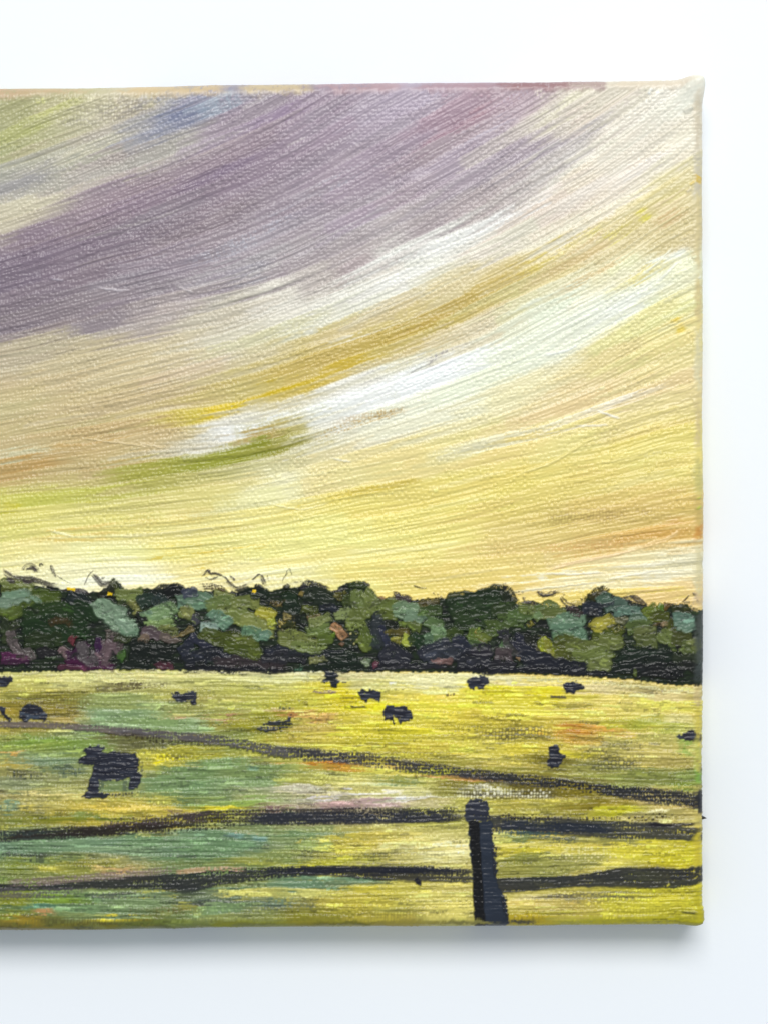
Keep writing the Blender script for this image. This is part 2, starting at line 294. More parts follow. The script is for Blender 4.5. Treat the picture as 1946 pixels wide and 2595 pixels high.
# ------------------------------------------------------------------ sky: hand-placed streaks then bristle work
BANDS = [  # x, y, length, width, colour, opacity, dryness   (centre of streak, follows the flow)
 (130,285,260,26,(196,196,120),.7,.4),(60,330,260,26,(178,180,110),.7,.2),(150,410,420,14,(212,204,178),.6,.3),(60,455,260,34,(160,156,158),.8,0),
 (470,290,200,26,(118,124,152),.75,.35),(430,325,220,16,(132,136,160),.6,.3),(560,262,190,20,(176,190,200),.55,.5),(500,400,560,14,(200,186,170),.5,.3),(300,450,430,12,(206,194,176),.6,.3),
 (70,515,220,30,(214,206,178),.85,.1),(200,470,260,14,(218,208,178),.5,.3),(360,440,420,34,(150,132,150),.5,0),(420,500,520,40,(140,120,140),.6,0),(560,440,300,26,(130,112,138),.55,.1),(700,300,260,24,(150,128,160),.6,.1),
 (900,400,520,20,(178,160,176),.5,.2),(1150,330,340,24,(160,124,142),.7,.1),(1240,270,260,22,(165,128,142),.7,.1),(1090,250,200,18,(206,196,216),.55,.5),(1290,240,180,18,(206,196,214),.5,.5),(1200,350,320,18,(196,188,206),.5,.3),
 (1440,270,300,26,(232,226,196),.7,.2),(1390,330,220,14,(206,196,186),.6,.2),(1480,330,340,22,(190,182,188),.6,.2),(1350,390,300,18,(168,158,172),.6,.2),(1640,300,300,26,(240,234,218),.6,.2),
 (150,640,420,50,(130,114,132),.6,0),(60,770,360,40,(126,112,126),.6,0),(330,760,420,26,(140,126,140),.6,.1),(620,600,460,18,(190,190,200),.55,.5),(560,640,260,22,(168,170,182),.5,.5),(850,460,320,18,(196,196,204),.5,.5),(700,700,420,14,(176,162,166),.5,.3),
 (960,680,420,14,(168,142,144),.7,.1),(820,650,420,30,(160,146,158),.5,.1),(1010,650,420,26,(232,231,222),.8,.2),(1180,590,420,30,(246,245,238),.85,.25),(900,740,520,34,(240,238,226),.75,.25),(1060,690,420,26,(246,244,234),.8,.3),
 (760,800,420,26,(232,226,210),.6,.35),(1300,540,340,20,(248,246,240),.7,.3),(1250,600,300,12,(238,206,190),.35,.3),(1450,590,420,22,(238,230,206),.6,.3),(1500,470,340,26,(238,230,216),.6,.3),(1620,430,260,24,(238,232,222),.6,.2),
 (1680,500,220,30,(220,206,140),.7,.2),(1600,560,240,30,(216,200,130),.6,.2),(1690,560,160,22,(210,176,120),.6,.2),(1560,600,160,12,(222,208,90),.7,.3),(1630,545,60,14,(226,214,90),.8,.2),(1500,590,120,12,(220,206,90),.6,.3),
 (1330,690,420,14,(220,200,80),.65,.3),(1450,650,300,18,(216,188,130),.6,.2),(1240,730,360,22,(206,180,100),.6,.2),(1150,770,420,24,(198,172,84),.6,.2),(1640,690,260,18,(232,210,90),.6,.3),(1580,770,330,34,(244,246,232),.8,.2),(1690,650,140,30,(240,244,232),.75,.3),
 (1400,830,520,44,(240,243,222),.7,.2),(1720,830,70,18,(236,206,60),.7,.3),(1500,700,320,14,(214,180,110),.5,.3),
 (420,860,420,22,(222,208,170),.5,.3),(600,835,420,14,(240,234,216),.7,.35),(330,940,520,20,(214,196,150),.5,.2),(480,960,360,14,(204,186,150),.5,.3),(150,870,340,22,(206,196,160),.5,.3),(200,940,420,16,(214,186,130),.4,.3),
 (820,915,460,34,(202,176,92),.7,.1),(1000,850,420,26,(200,172,78),.7,.15),(950,820,360,16,(226,206,120),.6,.3),(820,830,420,14,(214,198,120),.5,.3),(900,850,260,12,(240,232,206),.8,.3),(1100,800,360,16,(190,160,70),.6,.2),(1190,790,220,12,(216,184,90),.6,.2),
 (700,990,420,20,(204,176,20),.95,.1),(560,1040,220,22,(224,196,10),.9,.15),(480,1062,150,30,(206,190,70),.7,.2),(880,925,240,18,(206,176,40),.85,.15),(640,960,420,12,(206,184,100),.6,.2),
 (1030,930,260,8,(140,134,140),.7,.2),(1110,890,160,8,(134,128,146),.7,.2),(780,1020,520,26,(232,228,212),.7,.3),(1000,985,460,54,(250,252,250),.9,.12),(1130,930,380,50,(250,252,248),.9,.12),(860,1020,420,26,(250,250,244),.85,.25),(620,1085,360,24,(244,244,238),.8,.45),(540,1125,200,20,(238,236,226),.7,.5),
 (1260,950,420,40,(236,240,214),.7,.2),(1180,1000,420,30,(236,240,212),.6,.3),(1330,900,300,26,(232,238,220),.6,.3),
 (900,1075,300,24,(190,156,70),.75,.62),(1000,1050,180,16,(190,156,76),.6,.7),(640,1125,300,34,(138,142,22),.85,.2),(520,1170,320,34,(154,158,40),.8,.2),(720,1115,200,22,(150,146,46),.7,.35),(360,1195,320,26,(166,164,60),.7,.2),(640,1100,220,14,(180,146,70),.7,.2),(430,1160,260,18,(190,180,80),.6,.2),
 (180,1130,420,18,(200,164,96),.65,.2),(60,1180,260,20,(196,156,86),.7,.1),(60,1150,240,26,(206,206,170),.7,.35),(330,1080,420,14,(196,168,116),.6,.2),(300,1180,260,20,(190,160,100),.6,.2),(120,1265,340,44,(196,196,80),.7,.2),(330,1250,360,30,(190,188,74),.6,.3),(30,1290,120,16,(206,196,30),.7,.2),(210,1275,160,8,(200,190,40),.6,.2),
 (780,1140,360,16,(246,244,226),.8,.4),(900,1130,420,16,(236,216,170),.5,.2),(960,1240,360,16,(218,190,50),.75,.25),(760,1270,300,12,(228,206,90),.6,.3),(1230,1120,420,18,(242,238,206),.7,.4),(1350,1060,420,30,(232,206,150),.6,.1),(1480,1000,360,30,(232,206,150),.6,.1),(1600,930,300,26,(230,206,150),.6,.1),(1480,1060,380,14,(248,240,214),.7,.3),(1560,1030,240,14,(248,240,220),.7,.3),
 (1350,1190,520,22,(238,216,120),.6,.3),(1600,1120,300,30,(232,212,110),.6,.2),(1400,1270,520,20,(226,208,110),.5,.4),(1600,1220,330,20,(240,226,150),.6,.3),(1100,1290,420,22,(240,228,150),.5,.4),(560,1300,520,26,(246,238,166),.6,.3),(300,1290,420,14,(216,206,120),.5,.3),
 (1640,1345,260,34,(216,168,78),.8,.3),(1500,1380,340,28,(222,178,96),.65,.62),(1380,1400,260,20,(226,186,110),.5,.7),(1700,1320,120,30,(206,156,80),.6,.2),(1560,1330,360,14,(200,176,90),.45,.6),
 (150,1360,300,14,(236,200,100),.6,.3),(250,1345,200,12,(240,206,120),.6,.3),(560,1395,330,9,(222,190,30),.85,.2),(420,1405,160,9,(226,196,40),.7,.2),(520,1440,160,6,(230,200,30),.6,.2),(500,1466,280,7,(232,204,40),.6,.3),
 (250,1440,520,34,(252,246,196),.7,.3),(300,1480,420,26,(255,252,226),.8,.2),(100,1420,300,26,(250,242,180),.6,.3),(700,1440,520,24,(250,240,170),.6,.3),(1000,1440,520,24,(244,232,140),.6,.3),(650,1470,300,14,(255,248,210),.7,.3),
 (1600,1450,360,34,(248,242,214),.8,.2),(1350,1470,420,18,(252,246,214),.8,.3),(1500,1480,420,14,(250,242,200),.7,.2),(1650,1490,220,24,(236,214,90),.7,.2),(1450,1510,420,14,(236,214,110),.6,.2),(1250,1500,360,12,(236,206,120),.6,.3)]
random.seed(21)
# broad underlayer following the flow
for k in range(800):
    x = random.uniform(X0, X1 + 40); y = random.uniform(205, 1660)
    if x < -80 and k % 3: x = random.uniform(-60, X1)
    c = pick(x, min(y, 1690))
    stroke(trace(x, y, random.uniform(160, 420), wob=.04), random.uniform(18, 46), c, op=.55, dry=random.uniform(0, .5),
           th=random.uniform(.7, 1.5), fill=random.uniform(.1, .6), lab=1, jit=.07, var=.08, rag=.8)
for x, y, L, w, c, op, dry in BANDS:
    stroke(trace(x, y, L * 1.35, wob=.03), w * 1.3, warm(c), op=min(1, op * 1.05), dry=dry, th=1.9, fill=.4, lab=1, jit=.06, tail=.5, head=.3, soft=.6, gate=.28, nb=max(5, int(w / 3)), rag=.8)
# bristle tracks: noise drawn out along the brush direction, used for relief and for ragged colour edges
qa = 16
ays = np.arange(0, NH + qa, qa); axs = np.arange(0, NW + qa, qa)
ANG = np.array([[flow(X0 + x * S, float(from_canvas(X0 + x * S, y * S)[1])) for x in axs] for y in ays])
ANG = bil(ANG, np.arange(NH)[:, None] / qa * np.ones((1, NW)), np.arange(NW)[None] / qa * np.ones((NH, 1))) + (noise2(NH, NW, 60, 90) - .5) * .16
VXF = np.cos(ANG).astype(np.float32); VYF = (-np.sin(ANG)).astype(np.float32)
def drag(src, steps, vx, vy, st=1.6):
    out = src.astype(np.float32).copy(); wt = 1.0
    for sg in (1, -1):
        x = np.arange(NW, dtype=np.float32)[None] * np.ones((NH, 1), np.float32); y = np.arange(NH, dtype=np.float32)[:, None] * np.ones((1, NW), np.float32)
        ix = x.astype(np.int32); iy = y.astype(np.int32)
        for k in range(steps):
            x += sg * st * vx[iy, ix]; y += sg * st * vy[iy, ix]
            ix = np.clip(np.rint(x).astype(np.int32), 0, NW - 1); iy = np.clip(np.rint(y).astype(np.int32), 0, NH - 1)
            out += src[iy, ix]
    out -= out.mean(); return out / out.std()
n1 = rng.random((NH, NW), dtype=np.float32); n2 = noise2(NH, NW, 2.6, 2.6); n3 = noise2(NH, NW, 6, 6)
T1 = drag(n1, 20, VXF, VYF); T2 = drag(n2, 34, VXF, VYF, 2.0); T3 = drag(n3, 36, VXF, VYF, 2.6)
off = np.clip(T2, -2.2, 2.2) * 3.0 + np.clip(T3, -2.2, 2.2) * 5.0          # texels across the stroke
jx = np.clip(np.rint(gx - VYF * off).astype(int), 0, NW - 1); jy = np.clip(np.rint(gy + VXF * off).astype(int), 0, NH - 1)
skym = (SRCY < hor)[..., None]
COL[:] = np.where(skym, COL[jy, jx] * (1 + .030 * np.clip(T2, -2.5, 2.5) + .022 * np.clip(T1, -2.5, 2.5))[..., None], COL)
TRACK = np.where(skym[..., 0], T1 * .28 + T2 * .46 + T3 * .42, 0)
del n1, n2, n3, T3, jx, jy, off
for k in range(700):
    x = random.uniform(-120, X1 + 60); y = random.uniform(200, 1600)
    c = pick(min(x, X1 - 6), min(max(y, 235), 1690)) * random.choice((.93, .96, .98, 1.0, 1.02, 1.05))
    if random.random() < .07: c = c * .65 + np.array((246, 242, 222)) * .35
    stroke(trace(x, y, random.uniform(80, 380), wob=.05), random.uniform(4, 17), np.clip(c, 0, 255), op=.5, dry=random.uniform(.1, .55),
           th=random.uniform(1.2, 3.6), fill=random.uniform(.2, .6), lab=1, jit=.05, nb=3, edge=.8, rag=.6)
# raised ridges: strokes that left a bead of paint
RIDGE = [([(1270,1215),(1400,1170),(1500,1110),(1545,1090)],9,(240,224,140)),([(1350,1455),(1430,1432),(1560,1405),(1650,1382)],11,(244,214,160)),([(1580,1400),(1680,1368),(1740,1335)],12,(240,206,140)),
 ([(1690,995),(1740,985),(1775,960)],14,(242,222,160)),([(1640,740),(1690,690),(1740,640)],9,(246,246,226)),([(1600,720),(1660,670),(1720,610)],7,(244,242,214)),
 ([(220,722),(300,736),(350,735)],6,(206,196,200)),([(440,722),(500,746)],6,(200,190,190)),([(120,705),(170,712)],6,(180,170,180)),([(250,680),(400,640),(560,575)],5,(150,136,148)),
 ([(340,1120),(430,1138)],6,(226,206,160)),([(180,1105),(300,1122),(400,1135)],5,(222,200,150)),([(120,1345),(200,1360)],7,(252,246,190)),([(1500,1040),(1580,1062)],7,(250,244,226)),([(1440,1080),(1500,1078),(1560,1075)],7,(250,240,210)),
 ([(1360,905),(1430,890),(1480,860)],7,(246,248,236)),([(1480,1180),(1600,1160),(1700,1120)],6,(240,224,140)),([(830,1160),(900,1172)],6,(244,238,206)),([(620,1260),(760,1290),(860,1262)],5,(250,242,180)),
 ([(1350,1450),(1450,1455),(1560,1448)],6,(254,248,224)),([(1500,1475),(1640,1450),(1720,1435)],6,(252,246,220)),([(1290,1500),(1400,1488),(1550,1472)],6,(252,244,206))]
for p, w, c in RIDGE:
    stroke(p, w, c, op=.85, th=5.0, fill=.8, lab=1, jit=.03, nb=3, edge=.2, tail=.4, head=.2)
for k in range(34):                                       # specks of dried paint
    x = random.uniform(0, 1740); y = random.uniform(280, 1440); r = random.uniform(4, 8)
    c = np.minimum(pick(x, y) * 1.05, 252)
    stroke([(x, y), (x + r * .8, y + 1)], r, c, th=random.uniform(2, 4), fill=1, lab=1, head=0, tail=0, nb=2, edge=-.6, soft=.9)
for x, y, r in ((28,745,15),(126,706,10),(228,573,8),(1415,645,12),(1520,985,10),(735,1192,12),(700,1210,12),(1100,1245,8),(1745,470,18)):
    stroke([(x, y), (x + r, y - r * .3)], r, np.minimum(pick(x, y) * 1.08, 252), th=4.5, fill=1, lab=1, head=0, tail=0, nb=2, edge=-.6)

# ------------------------------------------------------------------ field
random.seed(33)
def hline(x, y, L, w, c, **k):
    sl = np.interp(x, [0, 600, 1000, 1783], [-.02, .0, .03, .04]) * (1 if y < 2010 else -.5) + random.uniform(-.015, .015)
    stroke([(x - L / 2, y - sl * L / 2), (x, y + random.uniform(-3, 3)), (x + L / 2, y + sl * L / 2)], w, c, **k)
for k in range(1150):
    x = random.uniform(X0, X1 + 40) if k % 4 == 0 else random.uniform(-60, X1 + 30); y = random.uniform(1706, 2356)
    yl = max(y, float(np.interp(x, [0, 1300, 1783], [1706, 1718, 1756])))
    c = pick(min(x, X1 - 4), yl) * random.choice((.9, .96, 1, 1.04, 1.08))
    hline(x, yl, random.uniform(60, 240), random.uniform(7, 22), np.clip(c, 0, 250), op=.7, dry=random.uniform(.1, .75), th=random.uniform(1.0, 2.4), fill=random.uniform(.1, .6), lab=2, var=.14, jit=.12)
FB = [  # x, y, length, width, colour, opacity, dryness
 (60,1730,240,16,(196,186,96),.8,.5),(330,1728,320,20,(226,220,150),.8,.5),(330,1738,220,18,(92,76,44),.8,.72),(150,1748,200,10,(120,100,40),.7,.6),(620,1714,460,12,(236,236,176),.9,.2),(800,1706,300,10,(240,238,196),.9,.2),
 (60,1790,200,30,(122,104,24),.8,.5),(150,1768,180,14,(170,156,50),.7,.4),(300,1775,260,26,(150,166,104),.8,.3),(300,1812,240,34,(130,160,120),.9,.2),(380,1835,300,34,(134,164,112),.9,.2),(480,1800,260,20,(160,168,96),.7,.5),(330,1842,220,8,(176,206,170),.9,.2),(290,1800,90,8,(180,206,180),.8,.3),
 (160,1822,120,22,(180,150,84),.85,.2),(120,1826,60,16,(150,130,60),.7,.3),(460,1812,110,12,(200,150,110),.6,.6),(560,1822,180,8,(190,140,110),.7,.4),(680,1800,220,8,(206,176,130),.7,.3),(740,1806,200,14,(190,130,70),.8,.4),(800,1812,140,18,(206,160,90),.75,.5),(690,1826,180,20,(150,146,20),.8,.3),(620,1842,140,20,(156,150,30),.8,.3),
 (840,1742,180,20,(224,202,20),.9,.1),(890,1762,260,22,(226,200,20),.85,.15),(830,1755,80,7,(140,116,100),.8,.2),(960,1790,300,22,(234,212,30),.85,.2),(1080,1735,340,18,(238,228,172),.8,.3),(1040,1752,220,18,(220,204,116),.75,.3),(1240,1755,300,22,(236,214,40),.9,.15),(1390,1748,180,26,(238,214,30),.95,.1),(1150,1782,420,18,(234,214,60),.8,.3),(1330,1735,420,8,(190,156,116),.7,.3),(1200,1718,420,10,(238,226,176),.8,.3),(1500,1742,360,22,(230,206,150),.85,.3),(1680,1768,220,26,(224,196,136),.85,.3),
 (1290,1790,300,14,(230,212,80),.8,.3),(1250,1830,360,22,(206,180,60),.8,.65),(1200,1850,260,22,(90,84,40),.6,.70),(1350,1870,300,20,(100,90,40),.6,.70),(1000,1850,360,24,(226,206,40),.85,.3),(960,1875,300,22,(206,190,40),.8,.3),(1450,1848,160,26,(190,126,30),.8,.35),(1540,1848,200,12,(200,146,60),.8,.3),(1630,1832,240,16,(160,170,60),.75,.4),(1540,1830,220,14,(176,166,50),.6,.5),(1700,1850,160,20,(180,190,90),.7,.3),(1610,1862,160,8,(236,206,150),.8,.2),(1720,1820,120,30,(228,212,140),.7,.4),
 (100,1880,280,24,(120,150,60),.85,.3),(60,1895,240,18,(140,160,80),.8,.3),(30,1912,110,14,(206,160,76),.85,.2),(40,1940,160,22,(186,150,56),.8,.3),(120,1925,260,20,(120,146,120),.8,.3),(130,1945,260,18,(110,136,110),.75,.3),(60,1966,180,10,(50,60,60),.75,.6),(180,1958,120,12,(90,110,100),.7,.5),
 (300,1868,300,14,(96,86,24),.8,.4),(420,1880,320,18,(70,64,36),.75,.6),(500,1872,260,8,(160,130,60),.7,.5),(430,1905,260,18,(190,180,60),.8,.6),(430,1922,140,16,(236,214,30),.9,.4),(400,1938,60,8,(244,220,10),.95,.1),(520,1910,220,16,(170,160,40),.75,.4),(560,1935,240,26,(116,146,100),.85,.25),(480,1965,240,30,(116,146,98),.9,.2),(640,1955,260,26,(124,150,96),.85,.3),(400,1985,180,24,(120,150,106),.85,.3),(640,1950,40,14,(126,170,150),.8,.3),
 (150,2005,260,18,(190,186,110),.85,.3),(200,2020,260,14,(226,206,120),.85,.35),(120,2012,200,9,(238,214,140),.85,.3),(20,2045,80,18,(120,150,130),.85,.3),(70,2047,60,14,(214,190,90),.8,.3),(280,2045,240,20,(228,190,76),.9,.5),(340,2050,200,14,(240,206,110),.9,.6),(110,2075,240,16,(130,136,20),.85,.3),(250,2072,260,10,(120,140,50),.8,.3),(200,2062,120,8,(140,160,90),.8,.2),
 (820,1935,260,14,(206,136,24),.95,.15),(860,1946,240,12,(206,146,40),.9,.2),(720,1930,140,10,(206,150,50),.8,.4),(980,1945,160,12,(236,196,90),.85,.3),(1080,1952,220,14,(206,214,60),.7,.4),(800,1965,260,20,(180,178,90),.8,.3),(900,1985,360,12,(236,220,130),.9,.3),(960,1988,200,10,(228,236,190),.9,.1),(750,2003,280,16,(196,186,160),.85,.3),(860,2008,300,8,(120,104,100),.75,.35),(950,2012,260,8,(246,240,216),.9,.2),(820,2020,200,7,(236,226,220),.8,.2),
 (620,2030,300,14,(150,180,106),.85,.2),(560,2042,260,10,(126,150,60),.85,.3),(560,2048,200,10,(228,206,40),.85,.55),(690,2050,240,14,(110,70,80),.75,.62),(480,2062,240,16,(110,80,86),.7,.68),(850,2042,260,18,(150,116,120),.7,.6),(960,2038,260,20,(196,166,160),.85,.3),(1040,2022,340,8,(250,244,226),.9,.25),(1080,2040,200,10,(206,190,140),.8,.4),
 (1020,1970,300,16,(150,160,80),.8,.4),(1000,1990,200,12,(120,150,110),.7,.5),(1110,1966,180,9,(220,170,90),.85,.2),(1200,1975,240,12,(206,150,80),.8,.3),(1180,2000,280,28,(120,106,24),.8,.62),(1230,2010,240,34,(246,240,206),.85,.66),(1330,2012,260,26,(240,236,200),.8,.68),(1340,1990,320,26,(110,92,6),.85,.4),(1440,2010,300,24,(126,106,12),.85,.4),(1420,2032,340,16,(190,176,80),.8,.5),(1540,2040,260,14,(130,110,20),.8,.4),(1560,2052,200,14,(206,206,40),.8,.4),(1620,2028,220,24,(206,176,106),.9,.2),(1690,2045,160,22,(206,174,100),.9,.2),(1660,2062,120,10,(240,226,160),.8,.5),
 (1500,1920,420,34,(196,176,80),.7,.6),(1500,1950,420,26,(150,150,80),.8,.4),(1620,1965,300,26,(130,140,70),.85,.3),(1720,1985,120,30,(126,146,56),.85,.2),(1650,1905,220,36,(206,182,100),.85,.3),(1400,1930,200,16,(110,96,10),.85,.4),(1450,1910,200,14,(236,214,50),.8,.4),(1520,1905,160,30,(60,60,40),.55,.70),(1600,1895,120,20,(60,60,30),.5,.70),(1380,1880,200,18,(220,196,80),.7,.5),(1740,1890,60,30,(150,190,90),.7,.5),
 (150,2140,360,34,(112,144,116),.85,.2),(400,2135,360,30,(112,146,112),.85,.2),(560,2128,260,26,(104,138,106),.85,.2),(520,2160,300,26,(110,146,110),.8,.3),(600,2116,60,9,(120,160,160),.9,.2),(660,2122,50,9,(120,160,160),.9,.2),(620,2110,140,6,(200,160,120),.7,.3),(300,2150,360,10,(140,170,140),.7,.4),(50,2170,200,10,(50,60,56),.75,.6),(90,2170,160,10,(60,70,66),.6,.6),(60,2195,240,20,(126,140,40),.85,.3),(200,2190,300,16,(160,160,70),.75,.5),(120,2205,180,12,(180,170,70),.8,.4),(300,2198,220,12,(206,166,110),.75,.4),(760,2112,360,12,(110,140,100),.8,.3),
 (880,2130,260,14,(206,186,70),.85,.35),(960,2125,240,20,(206,180,80),.8,.4),(1040,2140,260,26,(226,206,120),.85,.35),(1120,2165,240,34,(238,226,160),.9,.25),(930,2165,260,12,(90,100,70),.7,.66),(780,2160,160,14,(100,110,90),.7,.6),(860,2185,260,14,(180,180,60),.8,.4),(780,2195,300,10,(190,186,40),.85,.3),(960,2190,260,12,(150,136,90),.6,.6),(1100,2190,220,10,(206,190,110),.7,.4),(650,2185,220,14,(150,156,70),.7,.4),
 (1330,2140,240,12,(236,216,110),.85,.3),(1330,2158,280,20,(206,186,50),.85,.3),(1320,2185,240,24,(140,146,66),.85,.4),(1450,2185,240,26,(150,150,84),.8,.4),(1480,2165,260,14,(240,226,160),.8,.6),(1620,2150,260,22,(226,206,60),.85,.3),(1680,2180,200,30,(210,192,30),.9,.25),(1580,2190,240,14,(206,190,80),.8,.4),(1740,2140,80,40,(206,190,40),.85,.3),(1300,2120,160,12,(100,126,90),.7,.4),(1420,2125,220,16,(90,106,96),.8,.35),(1560,2128,200,18,(130,130,80),.8,.4),
 (560,2250,240,10,(110,140,110),.8,.3),(780,2240,340,26,(104,138,116),.85,.2),(900,2232,240,16,(108,138,116),.85,.2),(640,2262,280,16,(196,186,96),.85,.3),(800,2262,240,14,(206,200,110),.85,.3),(920,2255,240,22,(206,186,60),.85,.3),(1030,2260,200,24,(206,190,80),.8,.4),(540,2285,140,22,(70,84,84),.8,.6),(620,2280,200,16,(80,90,90),.7,.66),(700,2288,200,14,(110,140,130),.7,.6),(560,2310,260,30,(120,150,106),.85,.3),(620,2325,300,20,(140,150,90),.75,.5),(900,2290,300,34,(206,186,70),.75,.55),(1080,2275,240,26,(228,210,110),.85,.4),(1120,2310,240,30,(226,206,110),.85,.4),(960,2320,260,16,(190,170,60),.7,.5),
 (150,2285,260,18,(116,146,40),.85,.25),(100,2298,140,14,(100,152,136),.9,.2),(200,2302,260,20,(116,150,110),.85,.2),(330,2292,300,24,(120,146,106),.85,.3),(110,2318,120,12,(196,146,90),.85,.3),(210,2320,220,14,(130,150,100),.8,.3),(60,2330,200,14,(150,120,30),.85,.3),(300,2328,260,10,(196,176,40),.85,.45),(420,2310,200,22,(106,90,30),.75,.6),(480,2300,120,20,(150,140,50),.6,.5),(400,2262,160,10,(190,190,90),.8,.5),(280,2262,260,12,(130,150,100),.7,.5),(30,2282,120,20,(130,140,30),.8,.3),
 (1360,2275,240,14,(236,214,150),.85,.3),(1400,2300,240,26,(206,180,96),.85,.35),(1340,2330,200,16,(180,150,30),.85,.3),(1420,2268,180,10,(90,84,70),.75,.6),(1480,2280,200,14,(100,96,70),.7,.68),(1560,2270,220,14,(130,126,80),.7,.68),(1600,2300,300,30,(214,200,60),.85,.4),(1700,2280,180,30,(206,190,50),.85,.3),(1680,2320,220,22,(170,160,10),.85,.3),(1540,2330,260,18,(170,160,30),.85,.3)]
for x, y, L, w, c, op, dry in FB:
    green = c[1] >= c[0]
    if green: c = (c[0] * 1.0, c[1] * .97, c[2] * .86)
    hline(x, y, L * (1.25 if green else 1), w * (1.5 if green else 1.2), calm(c), op=min(1, op * 1.15), dry=dry * .78, th=2.1, fill=.3, lab=2, jit=.14, tail=.5, head=.3, soft=.3, gate=.08 if green else .14, nb=max(4, int(w / 3)), rag=3)
for k in range(1300):                                      # long thin bristle lines
    x = random.uniform(-60, X1 + 20); y = random.uniform(1716, 2350)
    c = pick(min(x, X1 - 6), max(y, 1764 if x > 1300 else 1722))
    c = np.clip(c * random.choice((.6, .72, .85, .93, 1.08, 1.14, 1.22)), 0, 248)
    hline(x, y, random.uniform(40, 190), random.uniform(2.6, 6.5), c, op=.7, dry=random.uniform(.1, .6), th=random.uniform(1.5, 3.2), fill=.4, lab=2, nb=3, edge=.6, rag=3)
FV = (noise2(NH, NW, 40, 120) - .5) * .12 + np.interp(UX[0], [0, 600, 1000, 1783], [-.02, 0, .03, .04])[None] * np.where(SRCY < 2010, 1, -.5)
FVX = np.ones((NH, NW), np.float32); FVY = FV.astype(np.float32)
F1 = drag(rng.random((NH, NW), dtype=np.float32), 12, FVX, FVY); F2 = drag(noise2(NH, NW, 2.2, 3), 16, FVX, FVY, 2.0); F3 = drag(noise2(NH, NW, 5, 8), 14, FVX, FVY, 2.4)
jy = np.clip(np.rint(gy + np.clip(F2, -2.3, 2.3) * 1.6 + np.clip(F3, -2.3, 2.3) * 2.6).astype(int), 0, NH - 1); jy = np.maximum(jy, (gy - 2).astype(int) * 0 + np.argmax(~skym[..., 0], 0)[None])
fcol = COL[jy, np.arange(NW)[None] * np.ones((NH, 1), int)] * (1 + .05 * np.clip(F2, -2.5, 2.5) + .03 * np.clip(F1, -2.5, 2.5))[..., None]
COL[:] = np.where(skym, COL, fcol)
TRACK = np.where(skym[..., 0], TRACK, F1 * .3 + F2 * .5 + F3 * .4)
del F1, F2, F3, fcol, FVX, FVY
for k in range(1100):                                      # small catches of lighter and darker paint on the weave
    x = random.uniform(-60, X1); y = random.uniform(1722, 2335)
    c = pick(x, max(y, 1760 if x > 1300 else 1722))
    c = np.clip(c * random.choice((.6, .8, 1.12, 1.22, 1.3)) + random.choice((0, 0, 16)), 0, 250)
    hline(x, y, random.uniform(16, 80), random.uniform(4, 10), c, op=.75, dry=random.uniform(.2, .75), th=random.uniform(1.5, 3), fill=.3, lab=2, nb=3)

def catch(x0, x1, y0, y1, col, low, amt):
    """paint left only in the hollows (low) or only on the tops of the weave"""
    ca = [to_canvas(x, y) for x, y in ((x0, y0), (x1, y1))]
    a0, a1 = int((x0 - X0) / S), min(NW, int((x1 - X0) / S)); b0, b1 = int(ca[0][1] / S), min(NH, int(ca[1][1] / S))
    h, w = b1 - b0, a1 - a0
    rise = -.32 if y1 < 1500 and y0 < 1200 else -.12 if y1 < 1500 else 0.0          # patches lie along the brush direction
    lx = np.linspace(-1, 1, w)[None] * np.ones((h, 1)); ly = np.linspace(-1, 1, h)[:, None] - lx * rise * w / max(h, 1) * .5
    win = np.clip(1 - lx ** 2, 0, 1) * np.exp(-(ly / .62) ** 2)
    win = smooth(.12, .95, win * (.45 + 1.1 * noise2(h, w, 6, 22)))
    if y1 < 1500: amt *= .7
    sl = (slice(b0, b1), slice(a0, a1)); wv = WEAVE[sl] + (GRAIN[sl] - .5) * .2
    a = (smooth(.34, .12, wv) if low else smooth(.50, .72, wv)) * win * amt
    c = lin(col) * (1 + .3 * (noise2(h, w, 3, 8) - .5))[..., None]
    COL[sl] = COL[sl] * (1 - a[..., None]) + c * a[..., None]
    FILL[sl] *= 1 - .75 * win; HT[sl] *= 1 - .4 * win
for q in ((1170,1440,1822,1900,(66,62,34),1,.8),(1440,1680,1885,1975,(50,52,36),1,.75),(1120,1480,1990,2040,(60,50,10),1,.85),(1120,1480,1990,2036,(246,242,214),0,.8),
          (230,470,1722,1750,(70,56,30),1,.85),(30,260,1740,1815,(96,82,20),1,.6),(1280,1720,2252,2296,(96,92,66),1,.75),(480,860,2272,2330,(78,92,84),1,.6),(200,480,2035,2062,(240,206,100),0,.8),
          (380,520,1900,1940,(60,56,24),1,.7),(880,1180,2150,2180,(110,104,60),1,.6),(1380,1640,2150,2200,(244,230,160),0,.6),(700,1180,2290,2345,(150,140,50),1,.55),(350,700,2180,2200,(120,120,60),1,.5),
          (20,420,2320,2352,(70,62,14),1,.6),(1500,1760,2280,2340,(150,140,20),1,.5),(900,1200,1880,1960,(120,110,20),1,.5),
          (120,440,240,330,(112,104,96),1,.75),(130,470,245,330,(232,226,190),0,.5),(220,470,375,420,(124,112,110),1,.6),(1330,1760,1270,1345,(150,122,62),1,.7),(1320,1640,1360,1410,(206,150,80),1,.65),(1100,1420,1360,1430,(214,180,100),1,.5),
          (820,1060,1035,1080,(170,132,50),1,.75),(250,560,520,640,(112,98,112),1,.45),(560,900,430,640,(128,114,128),1,.4),(260,620,1285,1345,(206,176,80),1,.5),(1050,1420,380,620,(140,128,138),1,.35)):
    catch(*q)

